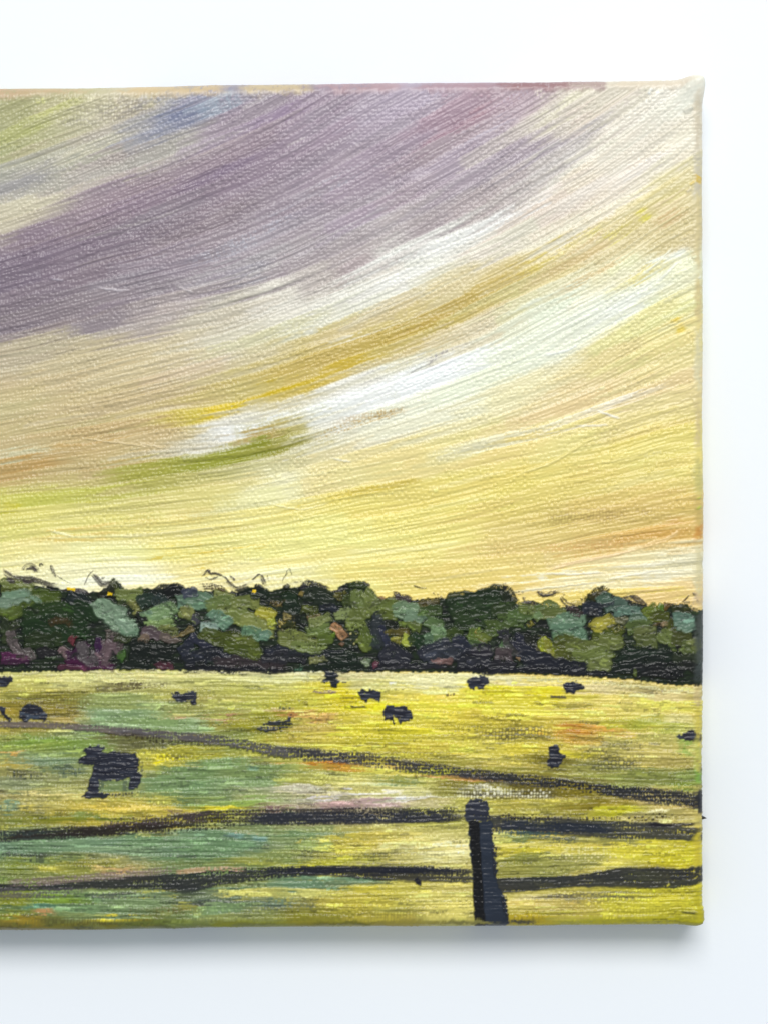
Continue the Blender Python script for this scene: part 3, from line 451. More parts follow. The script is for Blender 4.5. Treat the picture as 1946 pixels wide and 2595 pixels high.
# ------------------------------------------------------------------ parts that carry their own label
PARTS = {1: ('painted_sky', None), 2: ('painted_field', None)}
def part(name, parent=None):
    k = max(PARTS) + 1; PARTS[k] = (name, parent); return k
NAVY = (40, 43, 55); INK = (30, 31, 42); BLK = (14, 15, 18)
def Z(t, pts):                                             # study-sheet coordinates to layout units
    ox, oy = {1: (0, 1380), 2: (460, 1380), 3: (920, 1380), 4: (1350, 1380), 5: (0, 1860), 6: (460, 1900), 7: (920, 1900), 8: (1350, 1900)}[t]
    return [(ox + a / 3.318, oy + b / 3.318) for a, b in pts]

# --- tree line
TREE = part('painted_treeline')
random.seed(8)
sil = [(-1080,1490),(-700,1480),(-300,1490),(-100,1478),(0,1478),(60,1482),(130,1488),(200,1498),(250,1502),(285,1482),(300,1472),(318,1494),(370,1490),(420,1494),(452,1481),(500,1498),(560,1496),(600,1500),(640,1486),(690,1500),(720,1488),(745,1492),(770,1482),(800,1484),(838,1502),(870,1482),(885,1476),(930,1480),(955,1510),(985,1518),(1050,1520),(1110,1520),(1180,1508),(1240,1494),(1262,1491),(1288,1500),(1305,1530),(1360,1535),(1420,1540),(1475,1532),(1490,1504),(1540,1500),(1560,1512),(1610,1528),(1660,1538),(1690,1528),(1720,1534),(1745,1548),(1790,1546)]
base = sil + [(1790,1736),(1700,1736),(1600,1722),(1500,1714),(1300,1706),(1000,1702),(700,1702),(300,1697),(0,1704),(-1080,1702)]
patch(base, (26, 38, 18), TREE, th=1.5, fill=.4, col2=(14, 20, 14))
SAGE=(124,152,122); DSAGE=(88,116,92); OLV=(104,114,56); MOLV=(78,88,32); DOLV=(52,58,14); DGR=(22,44,14); BGR=(12,20,12); MAUV=(92,78,76); PUR=(58,20,52); MAG=(104,28,72); LIME=(168,166,60); TAN=(176,146,106); NAV=(38,40,54); BRN=(58,48,50)
DAB = [  # sheet, path, width (layout units), colour, dryness
 (1,[(0,420),(120,400),(230,350),(330,370)],26,MOLV,.1),(1,[(0,330),(80,320),(200,330),(320,380)],18,OLV,.2),(1,[(0,590),(150,520),(330,470),(560,480)],40,(70,84,22),.1),(1,[(0,560),(100,560),(180,520)],26,MOLV,.2),
 (1,[(0,500),(90,470),(200,430),(300,440)],26,SAGE,.15),(1,[(0,425),(130,420),(270,410)],14,SAGE,.3),(1,[(270,440),(330,480),(350,500)],10,SAGE,.3),
 (1,[(180,620),(380,580),(560,560),(760,600)],44,(28,48,12),.05),(1,[(160,740),(330,700),(520,720),(800,700)],50,DGR,.05),(1,[(200,820),(380,800),(560,790)],34,(30,44,12),.1),(1,[(580,400),(680,470),(780,570)],34,(26,36,34),.1),(1,[(600,520),(750,560),(860,640)],34,DGR,.1),(1,[(400,660),(560,640),(620,700)],16,(60,46,14),.4),(1,[(0,650),(60,700),(100,780)],26,(36,46,20),.1),(1,[(0,800),(60,780),(150,640)],20,(46,56,24),.3),
 (1,[(90,720),(110,800),(150,880),(240,940)],20,(96,86,84),.15),(1,[(0,940),(90,945),(250,960)],14,(86,30,74),.2),(1,[(0,985),(120,975),(280,985)],11,(58,22,50),.2),(1,[(200,880),(260,930),(290,980)],12,(100,90,88),.3),(1,[(300,920),(400,900),(500,930)],20,(30,26,30),.1),(1,[(480,900),(530,890),(570,910),(540,960)],14,(112,94,92),.15),(1,[(590,830),(620,800),(640,810)],14,(140,30,70),.1),
 (1,[(560,960),(640,930),(700,870),(760,800)],24,PUR,.1),(1,[(530,1010),(700,1000),(850,1010),(1000,1030)],22,(66,14,54),.1),(1,[(480,1040),(600,1035),(760,1040)],11,(90,18,66),.2),(1,[(690,800),(700,880),(740,960),(790,980),(810,860)],24,(88,80,80),.15),(1,[(840,780),(830,860),(850,950)],16,(60,24,66),.2),(1,[(900,800),(960,850),(900,950),(960,990)],34,(92,74,80),.15),(1,[(900,760),(980,740),(1020,720)],16,(100,88,80),.3),(1,[(1010,960),(1040,930),(1070,920)],18,(62,92,34),.05),(1,[(1020,970),(1030,1000)],10,(40,70,20),.1),
 (1,[(800,460),(850,520),(930,590),(1010,660),(1130,720)],34,(134,160,130),.1),(1,[(880,500),(960,560),(1070,610)],28,SAGE,.1),(1,[(1010,690),(1080,740),(1180,720)],18,SAGE,.3),(1,[(970,620),(1060,680),(1110,740)],20,(140,166,138),.15),(1,[(960,390),(1050,400),(1210,390)],20,OLV,.2),(1,[(980,430),(1080,460),(1190,440)],18,(116,124,66),.3),(1,[(940,360),(970,320),(1000,310)],18,(52,58,16),.1),(1,[(820,420),(900,400),(960,350)],16,(28,30,14),.2),(1,[(1080,480),(1160,540),(1120,600)],18,(120,124,66),.4),(1,[(1000,480),(1090,520)],16,(50,60,30),.4),
 (1,[(1240,430),(1330,400),(1450,360),(1540,350)],22,BGR,.15),(1,[(1160,500),(1250,450),(1300,520)],28,(40,58,46),.25),(1,[(1380,420),(1450,400),(1570,370)],26,(12,16,14),.1),(1,[(1180,560),(1200,620),(1230,660)],18,(20,26,18),.3),(1,[(1300,440),(1350,480),(1420,520)],24,(46,60,56),.35),(1,[(1240,620),(1330,590),(1400,560),(1470,620)],36,(120,146,96),.15),(1,[(1230,670),(1300,690),(1400,680),(1480,640)],20,(122,144,84),.2),(1,[(1250,580),(1300,560)],14,(112,142,112),.3),(1,[(1480,480),(1560,450),(1659,440)],18,SAGE,.2),(1,[(1480,510),(1570,500),(1659,510)],16,(112,142,116),.3),(1,[(1500,560),(1580,580),(1640,560)],20,OLV,.3),(1,[(1540,600),(1600,560),(1620,540)],16,(120,122,60),.2),
 (1,[(1180,740),(1280,740),(1380,790)],24,(88,72,74),.1),(1,[(1170,800),(1220,790),(1250,820)],14,(120,102,80),.3),(1,[(1350,700),(1430,720),(1520,720)],16,(130,136,66),.3),(1,[(1350,760),(1450,800),(1530,770)],18,(92,80,72),.2),(1,[(1080,860),(1200,850),(1330,880),(1500,880)],24,BGR,.2),(1,[(1080,940),(1250,930),(1480,930)],26,(14,22,16),.15),(1,[(1000,1030),(1150,1020),(1300,1030)],18,(16,26,16),.1),(1,[(1310,1030),(1370,1010),(1480,1020)],14,(94,20,62),.1),(1,[(960,790),(1050,800),(1120,790)],14,(44,52,20),.3),(1,[(1530,840),(1545,870)],9,(150,160,40),.2),(1,[(1520,760),(1580,720),(1640,690)],12,(140,120,70),.4),
 (2,[(20,830),(120,800),(230,830),(330,860)],14,NAV,.1),(2,[(0,920),(60,870),(120,870)],30,(38,42,56),.05),(2,[(0,1000),(120,960),(260,920),(420,920)],30,(30,32,42),.15),(2,[(300,880),(420,920),(540,940),(640,960)],22,(34,36,48),.15),(2,[(60,770),(120,790),(200,830),(320,840)],15,(40,42,60),.0),(2,[(240,1000),(420,990),(640,1000),(960,1010)],24,(52,44,46),.2),(2,[(0,1040),(240,1050),(560,1060),(1000,1060)],13,(22,22,30),.15),(2,[(100,1020),(200,1000)],14,(20,26,20),.1),
 (2,[(700,920),(820,890),(920,880),(1060,930)],20,(34,36,48),.1),(2,[(660,960),(900,940),(1100,960)],22,(38,38,44),.25),(2,[(880,900),(1000,900),(1200,920),(1420,920)],16,(30,36,40),.2),(2,[(1100,1020),(1260,1000),(1400,1020),(1560,1010)],26,(16,32,16),.15),(2,[(1250,950),(1380,960),(1500,940)],20,(20,34,20),.2),(2,[(1080,980),(1160,970),(1230,950)],15,(124,128,76),.2),(2,[(950,1050),(1000,1040),(1020,1000)],9,(70,110,80),.3),
 (2,[(0,480),(80,440),(180,460),(300,490)],28,(108,134,108),.1),(2,[(0,430),(60,400),(160,400)],18,(60,64,80),.2),(2,[(60,520),(160,520),(230,510)],16,(112,142,112),.2),(2,[(280,410),(360,420),(440,470)],24,(120,128,70),.15),(2,[(200,560),(320,500),(440,520),(560,600)],34,(96,112,58),.15),(2,[(300,600),(440,580),(560,650),(680,690)],40,OLV,.15),(2,[(420,500),(520,480),(640,520)],28,(112,120,60),.2),(2,[(560,480),(620,460),(660,520),(720,540)],18,(120,126,60),.2),(2,[(480,640),(620,640),(720,720),(820,740)],30,(122,130,66),.15),(2,[(0,580),(50,560),(80,600)],24,(122,130,70),.2),(2,[(80,600),(120,620),(140,680)],18,(70,70,76),.3),
 (2,[(230,640),(300,610),(370,650),(420,690)],28,(114,146,118),.1),(2,[(160,680),(240,700),(330,720)],20,(150,176,160),.15),(2,[(500,730),(620,740),(740,790)],24,(104,138,104),.15),(2,[(640,760),(720,770),(750,800)],22,(112,148,120),.1),(2,[(150,720),(260,770),(380,810),(520,820)],34,(64,74,14),.1),(2,[(340,830),(470,860),(600,870),(700,850)],30,(70,80,18),.1),(2,[(560,900),(620,920),(650,890)],24,(76,88,24),.1),(2,[(420,760),(500,790),(640,830)],20,(84,94,36),.25),
 (2,[(620,580),(720,580),(790,640)],22,(166,160,50),.25),(2,[(740,620),(770,680),(800,700)],18,(150,156,52),.2),(2,[(860,600),(940,600),(980,620)],16,(196,176,100),.3),(2,[(820,660),(900,680),(980,680)],18,(150,136,66),.5),(2,[(850,700),(920,690),(980,730)],20,(40,46,16),.35),(2,[(960,560),(970,620),(980,660)],14,(14,22,12),.2),(2,[(1000,540),(1080,560),(1160,560)],20,(70,76,24),.25),(2,[(1050,620),(1130,610),(1180,600)],14,(150,116,80),.4),
 (2,[(190,370),(280,360),(390,390)],13,(60,40,14),.45),(2,[(460,400),(540,380),(620,380)],18,(16,24,12),.2),(2,[(560,420),(660,400),(740,420)],26,(16,30,14),.05),(2,[(660,470),(720,480),(750,510)],16,(16,24,14),.2),(2,[(620,360),(660,350),(700,380)],14,(12,14,10),.1),(2,[(840,470),(920,460),(1000,460)],30,(22,40,18),.05),(2,[(850,530),(920,540),(1000,520)],22,(20,38,20),.1),(2,[(860,370),(900,350),(930,360)],11,(24,30,12),.2),(2,[(990,370),(1080,340),(1200,370),(1240,400)],18,(30,30,34),.15),(2,[(1000,420),(1100,400),(1200,430),(1330,490)],24,(34,44,28),.2),(2,[(1100,460),(1200,480),(1300,500)],22,(30,42,28),.2),(2,[(1150,540),(1230,530),(1320,540)],14,(36,40,50),.25),
 (2,[(750,480),(800,500),(830,470)],14,(150,120,60),.5),(2,[(1280,420),(1340,440),(1390,400)],14,(120,110,30),.5),(2,[(1000,400),(1030,420)],12,(190,160,80),.3),(2,[(800,780),(940,800),(1100,840),(1240,820)],34,(108,120,58),.2),(2,[(900,840),(1080,870),(1220,870)],24,(106,116,60),.25),(2,[(1040,730),(1160,720),(1280,690)],24,(100,114,56),.2),(2,[(1060,660),(1180,640),(1270,600)],18,(116,128,70),.3),(2,[(1270,600),(1360,580),(1480,590)],22,(128,140,84),.25),(2,[(1150,780),(1220,800),(1290,800)],24,(84,98,34),.2),(2,[(1260,690),(1320,720),(1370,800)],20,(168,122,86),.25),(2,[(1330,830),(1370,850)],12,(150,100,76),.3),(2,[(1265,755),(1300,770)],11,(120,170,20),.0),(2,[(1380,680),(1440,740),(1500,840)],20,(196,180,120),.72),(2,[(1390,640),(1480,680),(1560,720)],26,(112,124,60),.3),(2,[(1480,780),(1540,820),(1580,900)],26,(92,104,40),.2),
 (2,[(1400,340),(1480,330),(1570,340)],18,(44,56,22),.2),(2,[(1390,420),(1400,500),(1420,540)],22,(58,70,24),.15),(2,[(1470,380),(1500,480),(1540,580)],30,(100,110,56),.2),(2,[(1540,400),(1600,480),(1640,560)],32,(104,116,60),.2),(2,[(1420,560),(1500,600),(1560,620)],24,(92,104,44),.2),(2,[(1540,980),(1570,1000)],22,(112,122,96),.0),(2,[(1610,990),(1659,1010)],16,(110,40,80),.0),
 (3,[(0,400),(60,440),(110,500)],30,(102,112,56),.2),(3,[(0,520),(60,560),(90,600)],30,(96,106,50),.2),(3,[(120,440),(180,450),(220,455)],7,(196,130,70),.2),(3,[(130,500),(240,470),(420,470)],18,(70,74,30),.25),(3,[(260,440),(330,440),(430,460)],14,(60,50,50),.3),(3,[(120,560),(220,520),(340,530)],26,(96,106,44),.15),(3,[(100,610),(220,590),(300,620)],20,(90,98,36),.2),(3,[(240,560),(350,540),(460,560),(500,620)],34,(124,150,112),.1),(3,[(340,580),(440,620),(510,680)],28,(120,148,116),.1),(3,[(300,660),(420,680),(510,720)],20,(86,98,40),.2),(3,[(180,660),(260,680),(300,720)],16,(22,24,14),.3),
 (3,[(70,600),(110,640),(130,760),(140,900)],30,(44,48,54),.05),(3,[(150,680),(180,760),(210,880)],16,(44,48,66),.05),(3,[(80,760),(110,860)],22,(52,66,52),.2),(3,[(0,680),(30,760),(40,860)],24,(84,96,36),.2),(3,[(200,740),(300,740),(400,740)],16,(96,84,16),.2),(3,[(230,800),(300,820),(320,830)],14,(150,150,40),.15),(3,[(330,780),(380,810),(430,850)],22,(166,176,70),.1),(3,[(390,760),(440,800),(520,860)],26,(20,44,18),.1),(3,[(360,880),(460,880)],14,(14,22,12),.2),
 (3,[(450,500),(560,480),(660,490)],14,(96,84,20),.2),(3,[(460,540),(560,560),(680,560)],24,(60,76,34),.2),(3,[(680,490),(800,460),(940,440),(1120,400)],24,(24,40,16),.05),(3,[(820,480),(960,460),(1160,420),(1220,440)],36,(22,38,14),.05),(3,[(700,580),(860,560),(1040,530),(1240,520)],44,(28,46,18),.1),(3,[(720,660),(900,640),(1080,620)],36,(38,54,22),.15),(3,[(1130,390),(1200,400),(1230,470),(1300,510)],26,(26,34,14),.05),(3,[(1060,560),(1180,540),(1320,520)],26,(40,56,22),.15),(3,[(520,640),(620,680),(700,700)],24,(84,108,60),.2),(3,[(560,720),(640,730),(700,710)],18,(116,142,100),.25),(3,[(530,740),(560,800),(560,870)],20,(86,116,84),.2),(3,[(580,780),(640,800),(660,830)],22,(92,116,70),.2),(3,[(680,760),(760,760),(840,770)],24,(56,70,24),.2),
 (3,[(860,740),(960,770),(1060,810)],26,(92,112,44),.25),(3,[(940,760),(1020,780),(1080,800)],13,(130,150,50),.2),(3,[(930,720),(960,740)],9,(214,150,60),.2),(3,[(980,810),(1010,830)],9,(190,140,70),.2),(3,[(880,830),(980,850),(1060,860)],20,(70,90,44),.3),(3,[(1000,700),(1120,700),(1260,710)],28,(70,86,36),.2),(3,[(1120,640),(1240,640),(1360,660)],26,(72,90,40),.2),(3,[(1200,600),(1320,590),(1440,570)],24,(84,104,54),.2),(3,[(1300,540),(1420,530),(1520,540)],22,(90,106,48),.15),(3,[(1420,620),(1520,580),(1600,570)],26,(110,126,70),.15),(3,[(1380,680),(1420,640)],14,(170,160,50),.5),(3,[(1150,820),(1200,850),(1260,880)],26,(82,110,70),.2),(3,[(1120,760),(1180,750),(1230,790)],18,(42,42,50),.1),
 (3,[(1170,780),(1260,860),(1360,900)],22,(64,62,60),.2),(3,[(1250,770),(1310,820),(1380,870),(1480,920),(1659,980)],26,(38,40,54),.05),(3,[(1280,880),(1400,920),(1520,960),(1659,1000)],34,(34,36,48),.1),(3,[(1330,1000),(1500,1010),(1659,1030)],26,(28,29,38),.1),(3,[(1340,780),(1420,800),(1500,800)],20,(24,28,16),.2),(3,[(1440,850),(1500,860),(1520,880)],18,(72,66,40),.3),(3,[(1490,780),(1540,860),(1600,950)],22,(160,166,40),.15),
 (3,[(460,950),(540,900),(660,850),(760,820)],26,(44,46,58),.05),(3,[(500,960),(640,920),(780,890),(860,880)],34,(50,52,62),.05),(3,[(740,820),(820,830),(870,880),(880,940)],24,(40,42,58),.05),(3,[(570,990),(660,980),(760,990)],15,(104,80,72),.1),(3,[(770,1000),(880,970),(1000,970),(1100,960)],34,(38,38,48),.1),(3,[(900,900),(1000,890),(1100,890)],24,(40,38,46),.15),(3,[(1090,920),(1160,930),(1270,950)],30,(74,62,66),.15),(3,[(1060,1010),(1160,1010),(1300,1020)],24,(36,34,40),.15),(3,[(120,960),(240,920),(320,940),(420,980)],30,(42,44,54),.1),(3,[(0,1040),(200,1020),(420,1020),(760,1030)],14,(34,34,42),.15),(3,[(760,1050),(1000,1050),(1300,1055),(1659,1050)],13,(22,22,30),.2),(3,[(0,1000),(40,980)],20,(122,132,104),.05),(3,[(80,1010),(120,1000)],16,(120,44,86),.0),(3,[(1280,940),(1320,950)],7,(210,170,130),.2),
 (4,[(0,530),(120,520),(230,550)],22,(84,100,48),.15),(4,[(60,600),(160,580),(290,600)],28,(92,104,50),.15),(4,[(0,590),(50,600),(80,640)],18,(110,130,86),.2),(4,[(110,680),(220,650),(330,650),(470,640)],30,(112,142,112),.1),(4,[(140,740),(260,730),(380,740),(460,720)],34,(106,136,108),.1),(4,[(150,790),(260,780),(350,780)],20,(104,132,98),.2),(4,[(100,780),(110,840),(150,920),(240,970)],14,(168,172,50),.15),(4,[(40,800),(90,850)],12,(150,156,40),.4),
 (4,[(160,840),(260,830),(380,870)],34,(72,80,14),.1),(4,[(180,890),(260,940),(380,960)],28,(76,84,24),.1),(4,[(260,840),(400,860),(520,900),(640,880)],36,(96,104,46),.1),(4,[(300,960),(440,970),(560,940),(700,880)],34,(102,112,54),.1),(4,[(450,1010),(520,1020),(600,1010),(680,980)],26,(104,112,58),.1),(4,[(480,740),(560,760),(680,770),(760,800)],32,(76,82,18),.1),(4,[(540,800),(660,820),(780,840)],30,(100,110,54),.15),(4,[(490,700),(560,660),(640,650),(680,690)],26,(156,152,56),.15),(4,[(640,700),(720,690),(780,650)],16,(150,144,60),.4),
 (4,[(470,470),(520,420),(600,400),(630,420)],20,(50,48,14),.15),(4,[(400,470),(450,450)],12,(80,70,20),.5),(4,[(520,500),(600,460),(680,460)],24,(82,106,88),.1),(4,[(580,530),(700,500),(820,520)],30,(88,112,94),.1),(4,[(660,570),(780,560),(940,560)],18,(96,126,106),.15),(4,[(400,540),(500,540),(600,550)],24,(38,42,52),.15),(4,[(460,580),(560,580)],14,(48,48,50),.4),(4,[(540,530),(640,510),(700,480)],8,(44,50,54),.1),(4,[(280,540),(340,560),(420,600)],16,(60,48,46),.5),
 (4,[(800,640),(880,620),(970,620)],20,(100,128,100),.15),(4,[(680,640),(740,640),(800,620)],14,(110,110,80),.4),(4,[(930,590),(1000,560),(1060,530)],26,(96,106,30),.1),(4,[(1040,520),(1080,530),(1100,560)],14,(96,150,30),.0),(4,[(1100,510),(1130,520),(1140,540)],16,(120,76,16),.05),(4,[(960,620),(1060,600),(1160,620)],22,(72,76,20),.1),(4,[(780,720),(900,690),(1020,680)],26,(84,96,46),.15),(4,[(840,760),(960,740),(1060,720)],26,(94,104,56),.15),(4,[(860,820),(980,820),(1060,830)],26,(82,92,44),.2),(4,[(1080,650),(1100,700)],16,(180,150,110),.05),(4,[(1020,660),(1050,690)],12,(110,80,40),.3),(4,[(1120,640),(1160,700),(1240,740),(1340,750)],26,(66,72,16),.1),
 (4,[(1160,560),(1240,540),(1340,570)],20,(44,50,14),.15),(4,[(1200,510),(1280,540),(1350,600)],16,(46,48,18),.2),(4,[(1170,640),(1260,630),(1360,640)],26,(110,142,120),.05),(4,[(1200,690),(1290,690),(1370,680)],24,(112,142,118),.1),(4,[(1060,740),(1140,790),(1230,880)],30,(104,116,56),.1),(4,[(1150,780),(1240,800),(1350,800)],28,(64,70,24),.15),(4,[(1240,850),(1320,880),(1390,900)],26,(82,94,44),.2),(4,[(1320,800),(1360,840),(1390,900)],24,(98,108,56),.15),(4,[(1200,880),(1250,880)],14,(18,16,14),.1),
 (4,[(720,930),(860,900),(1020,890)],26,(16,32,16),.1),(4,[(700,1000),(860,970),(1060,940),(1200,940)],30,(18,34,20),.15),(4,[(640,1050),(820,1040),(1000,1000),(1160,1000)],24,(20,28,22),.2),(4,[(800,1060),(960,1060),(1140,1060),(1320,1080)],24,(20,22,24),.3),(4,[(1060,1110),(1180,1120),(1300,1150)],18,(20,20,22),.45),(4,[(1160,960),(1280,960),(1400,960)],26,(40,48,30),.3),(4,[(1200,1020),(1300,1020),(1390,1040)],22,(28,30,26),.3),(4,[(840,1080),(880,1080)],12,(100,120,40),.3),(4,[(1000,1060),(1050,1060)],14,(18,18,18),.0),
 (4,[(0,960),(120,980),(300,1020),(480,1050)],26,(28,30,40),.1),(4,[(200,1000),(320,1010),(440,1030)],18,(24,26,36),.2),(4,[(0,1060),(200,1070),(480,1090),(760,1100)],11,(26,26,32),.35),(4,[(1400,550),(1405,700),(1400,860)],12,(66,72,68),.2),(4,[(1400,880),(1405,1000),(1395,1080)],13,(72,84,76),.3)]
for k, (t, p, w, c, dry) in enumerate(DAB):
    q = Z(t, p); lum = .3 * c[0] + .6 * c[1] + .1 * c[2]; c = tuple(v * (.88 if c[2] > .9 * c[0] else .98) for v in c)
    if w <= 16 and max(c) - min(c) > 60: c = tuple(.55 * v + .45 * u for v, u in zip(c, (60, 60, 34)))
    L = sum(math.hypot(q[i+1][0]-q[i][0], q[i+1][1]-q[i][1]) for i in range(len(q)-1))
    lb = part('foliage_dab', TREE) if (w >= 18 and L > 22) else TREE
    stroke(q, [w * 1.1] + [w * 1.5] * (len(q) - 2) + [w * 1.1], c, op=.95, dry=.04 + dry * .9, th=4.6, fill=.8, lab=lb, jit=.24,
           tail=.16, head=.05, soft=.2, edge=.45, var=.1, rag=7, nb=max(4, int(w / 4)), gate=.06)
for k in range(130):                                       # the same band beyond the left end of the picture frame
    x = random.uniform(-1070, -20); y = random.uniform(1505, 1690)
    c = random.choice((SAGE, OLV, MOLV, DGR, BGR, OLV, DGR, NAV)) if y < 1640 else random.choice((NAV, PUR, BGR, MAUV))
    stroke([(x - 26, y + random.uniform(-12, 12)), (x, y), (x + 26, y + random.uniform(-12, 12))], random.uniform(18, 34), c, th=3, lab=TREE, dry=.2)
for k in range(650):                                       # small broken touches inside the foliage
    x = random.uniform(0, 1780); y = random.uniform(1525, 1700)
    c = np.clip(pick(x, y) * random.choice((.55, .7, 1.2, 1.45)) + random.choice((0, 6)), 6, 230); an = random.uniform(-.5, .6)
    L = random.uniform(7, 20)
    stroke([(x - L * math.cos(an), y - L * math.sin(an)), (x + L * math.cos(an), y + L * math.sin(an))], random.uniform(3, 9), c, op=.8, dry=random.uniform(.2, .65), th=3.8, fill=.5, nb=3, rag=6)
TW = [  # twigs above the trees
 (1,[(0,190),(60,240),(150,280),(260,290),(400,330),(500,350),(530,380)],15,.30),(1,[(60,280),(110,310),(150,310)],12,0),(1,[(190,290),(240,320),(300,310)],8,0),(1,[(190,230),(220,180),(270,170),(320,220),(340,250)],9,.3),(1,[(220,210),(280,200),(310,240)],9,.2),(1,[(330,190),(350,160),(370,180)],7,.1),(1,[(435,160),(450,220),(470,300)],9,.55),(1,[(470,250),(540,290),(640,340)],4,.6),(1,[(710,350),(750,270),(790,220),(820,210)],4,.4),(1,[(785,235),(820,290),(870,335),(930,320),(950,290)],14,.3),(1,[(800,260),(850,290),(910,260)],8,.6),(1,[(620,380),(700,390),(780,430)],10,.2),(1,[(520,390),(600,380),(720,380)],6,.2),
 (2,[(150,270),(190,250),(230,215),(250,240),(330,250),(390,290),(470,350)],7,.3),(2,[(210,230),(235,212),(250,240)],7,0),(2,[(180,270),(260,290),(330,260)],6,.4),(2,[(350,260),(400,310),(460,360),(520,350),(600,310)],9,.45),(2,[(410,250),(440,280),(465,300)],5,.1),(2,[(590,300),(640,260),(690,250)],5,.4),(2,[(670,250),(690,300),(720,360)],11,.45),(2,[(720,250),(750,320)],3,.5),(2,[(860,300),(890,220),(920,210),(940,290)],3,.5),(2,[(850,330),(880,250),(920,240)],3,.5),(2,[(940,310),(1030,310)],3,.2),(2,[(150,340),(260,330),(390,370)],5,.6),(2,[(1250,400),(1330,390),(1400,370)],5,.5),
 (3,[(0,320),(40,330),(60,370)],7,.4),(3,[(410,345),(470,360),(560,380)],5,.35),(3,[(580,390),(620,430),(680,450)],10,.6),(3,[(250,400),(290,410),(330,430)],9,.6),(3,[(1180,320),(1190,350),(1210,380)],12,.7),(3,[(1250,400),(1320,410),(1380,390)],7,.6),(3,[(1450,380),(1490,410),(1530,430),(1600,400),(1659,390)],9,.5),(3,[(1340,430),(1360,470),(1440,490)],11,.55),(3,[(1310,490),(1420,490),(1480,500)],8,.4),
 (4,[(20,380),(60,420),(120,430),(200,400),(260,390)],9,.5),(4,[(220,420),(260,480),(320,510),(400,520)],12,.45),(4,[(240,400),(270,430)],10,.5),(4,[(720,450),(800,440),(870,440),(930,490),(1000,520)],8,.3),(4,[(810,430),(860,460),(940,520)],11,.55),(4,[(760,460),(840,480),(900,520)],9,.6),(4,[(1210,490),(1215,450)],4,.0),(4,[(1240,490),(1280,460),(1330,410)],4,.2),(4,[(1340,400),(1370,450),(1385,500)],9,.6),(4,[(1160,500),(1210,490)],5,.2),(4,[(1320,560),(1360,540),(1390,560)],7,.4)]
for t, p, w, dry in TW:
    w *= 1.25
    stroke(Z(t, p), [w * .6] + [w] * (len(p) - 2) + [w * .55], (66, 54, 56), col2=(34, 28, 32), op=.92, dry=dry * .8, th=2.4, fill=.4, lab=TREE, nb=max(4, int(w / 2)), tail=.3, head=.1, gate=.36 if dry > .25 else .1, rag=3)
for x, y, L in ((170,1492,24),(275,1504,12),(640,1498,10)):
    stroke([(x, y), (x + L, y + 2)], 9, (242, 204, 16), th=3, fill=.7, lab=TREE, tail=.1)
# pale grass brought up against the foot of the trees
for k in range(60):
    x = 20 + k * 30; y = float(np.interp(x, [0, 300, 700, 1300, 1500, 1783], [1710, 1702, 1708, 1716, 1726, 1755])) + random.uniform(-2, 4)
    hline(x, y, random.uniform(40, 90), random.uniform(5, 9), np.array((232, 224, 160)) * random.uniform(.88, 1.03), op=.85, dry=random.uniform(.3, .7), th=3, fill=.5, lab=2)

def rail(p, w, c, **k):
    w = [q * FENCE_W for q in w] if isinstance(w, (list, tuple)) else w * FENCE_W
    k['dry'] = k.get('dry', 0) * 1.1; c = tuple(v * .88 for v in c)
    stroke(p, w, c, rag=2.5, wigamp=.1, **k)
FENCE_W = 1.36
# --- far fence line running down to the right
FAR = part('painted_fence_rail')
farp = [(-300,1830),(0,1836),(120,1838),(250,1848),(450,1866),(600,1884),(700,1903),(850,1918),(960,1930),(1080,1948),(1200,1962),(1320,1975),(1430,1988),(1550,2004),(1660,2017),(1783,2032)]
rail(farp, [12,14,14,16,22,24,28,30,32,28,24,26,24,26,34,40], (74, 70, 72), op=.85, dry=.42, th=2.6, fill=.4, lab=FAR, jit=.2, head=0, tail=0, soft=.3)
rail(farp[:6], [10,12,13,14,18,20], (132, 118, 108), op=.8, dry=.35, th=2, fill=.4, lab=FAR, head=0, tail=.3)
rail(farp[3:9], [12,16,18,20,24,24], (96, 92, 96), op=.8, dry=.40, th=2.6, lab=FAR, tail=.2)
rail(farp[6:12], 20, (54, 52, 58), op=.85, dry=.45, th=2.6, lab=FAR)
rail(farp[10:], [16,18,20,22,28,34], (34, 36, 44), op=.92, dry=.40, th=2.6, lab=FAR, tail=0)
rail([(300,1860),(450,1880),(560,1888)], 12, (60,52,30), op=.8, dry=.62, th=2, lab=FAR)
# --- near fence rails
R1 = part('painted_fence_rail')
r1 = [(-1080,2130),(-400,2126),(0,2120),(120,2112),(250,2106),(400,2092),(520,2080),(640,2072),(800,2068),(950,2068),(1080,2067),(1190,2064),(1225,2064)]
rail(r1, [26,26,26,26,24,34,38,34,36,34,32,30,30], (40, 38, 42), op=.9, dry=.35, th=2.8, fill=.4, lab=R1, head=0, tail=.05, soft=.25, jit=.2)
rail(r1[2:7], [14,18,20,16,12], (40, 30, 24), op=.9, dry=.25, th=2.6, lab=R1)
rail(r1[:5], [14,14,18,16,10], (56, 72, 68), op=.8, dry=.4, th=2.4, lab=R1)
rail([(600,2078),(760,2072),(900,2072),(1080,2070),(1230,2066)], [18,26,26,26,26], NAVY, op=.92, dry=.22, th=3, lab=R1)
rail([(240,2085),(400,2078),(560,2066),(700,2056)], 22, (84,68,72), op=.75, dry=.62, th=2, lab=R1)
R2 = part('painted_fence_rail')
rail([(1238,2085),(1340,2093),(1450,2096),(1600,2103),(1700,2110),(1783,2116)], [34,36,38,36,34,30], (42, 46, 58), op=.93, dry=.28, th=3, fill=.4, lab=R2, head=0, tail=0, jit=.2, soft=.25)
rail([(1250,2088),(1400,2096),(1580,2100)], 22, (36, 44, 58), op=.9, dry=.1, th=3, lab=R2)
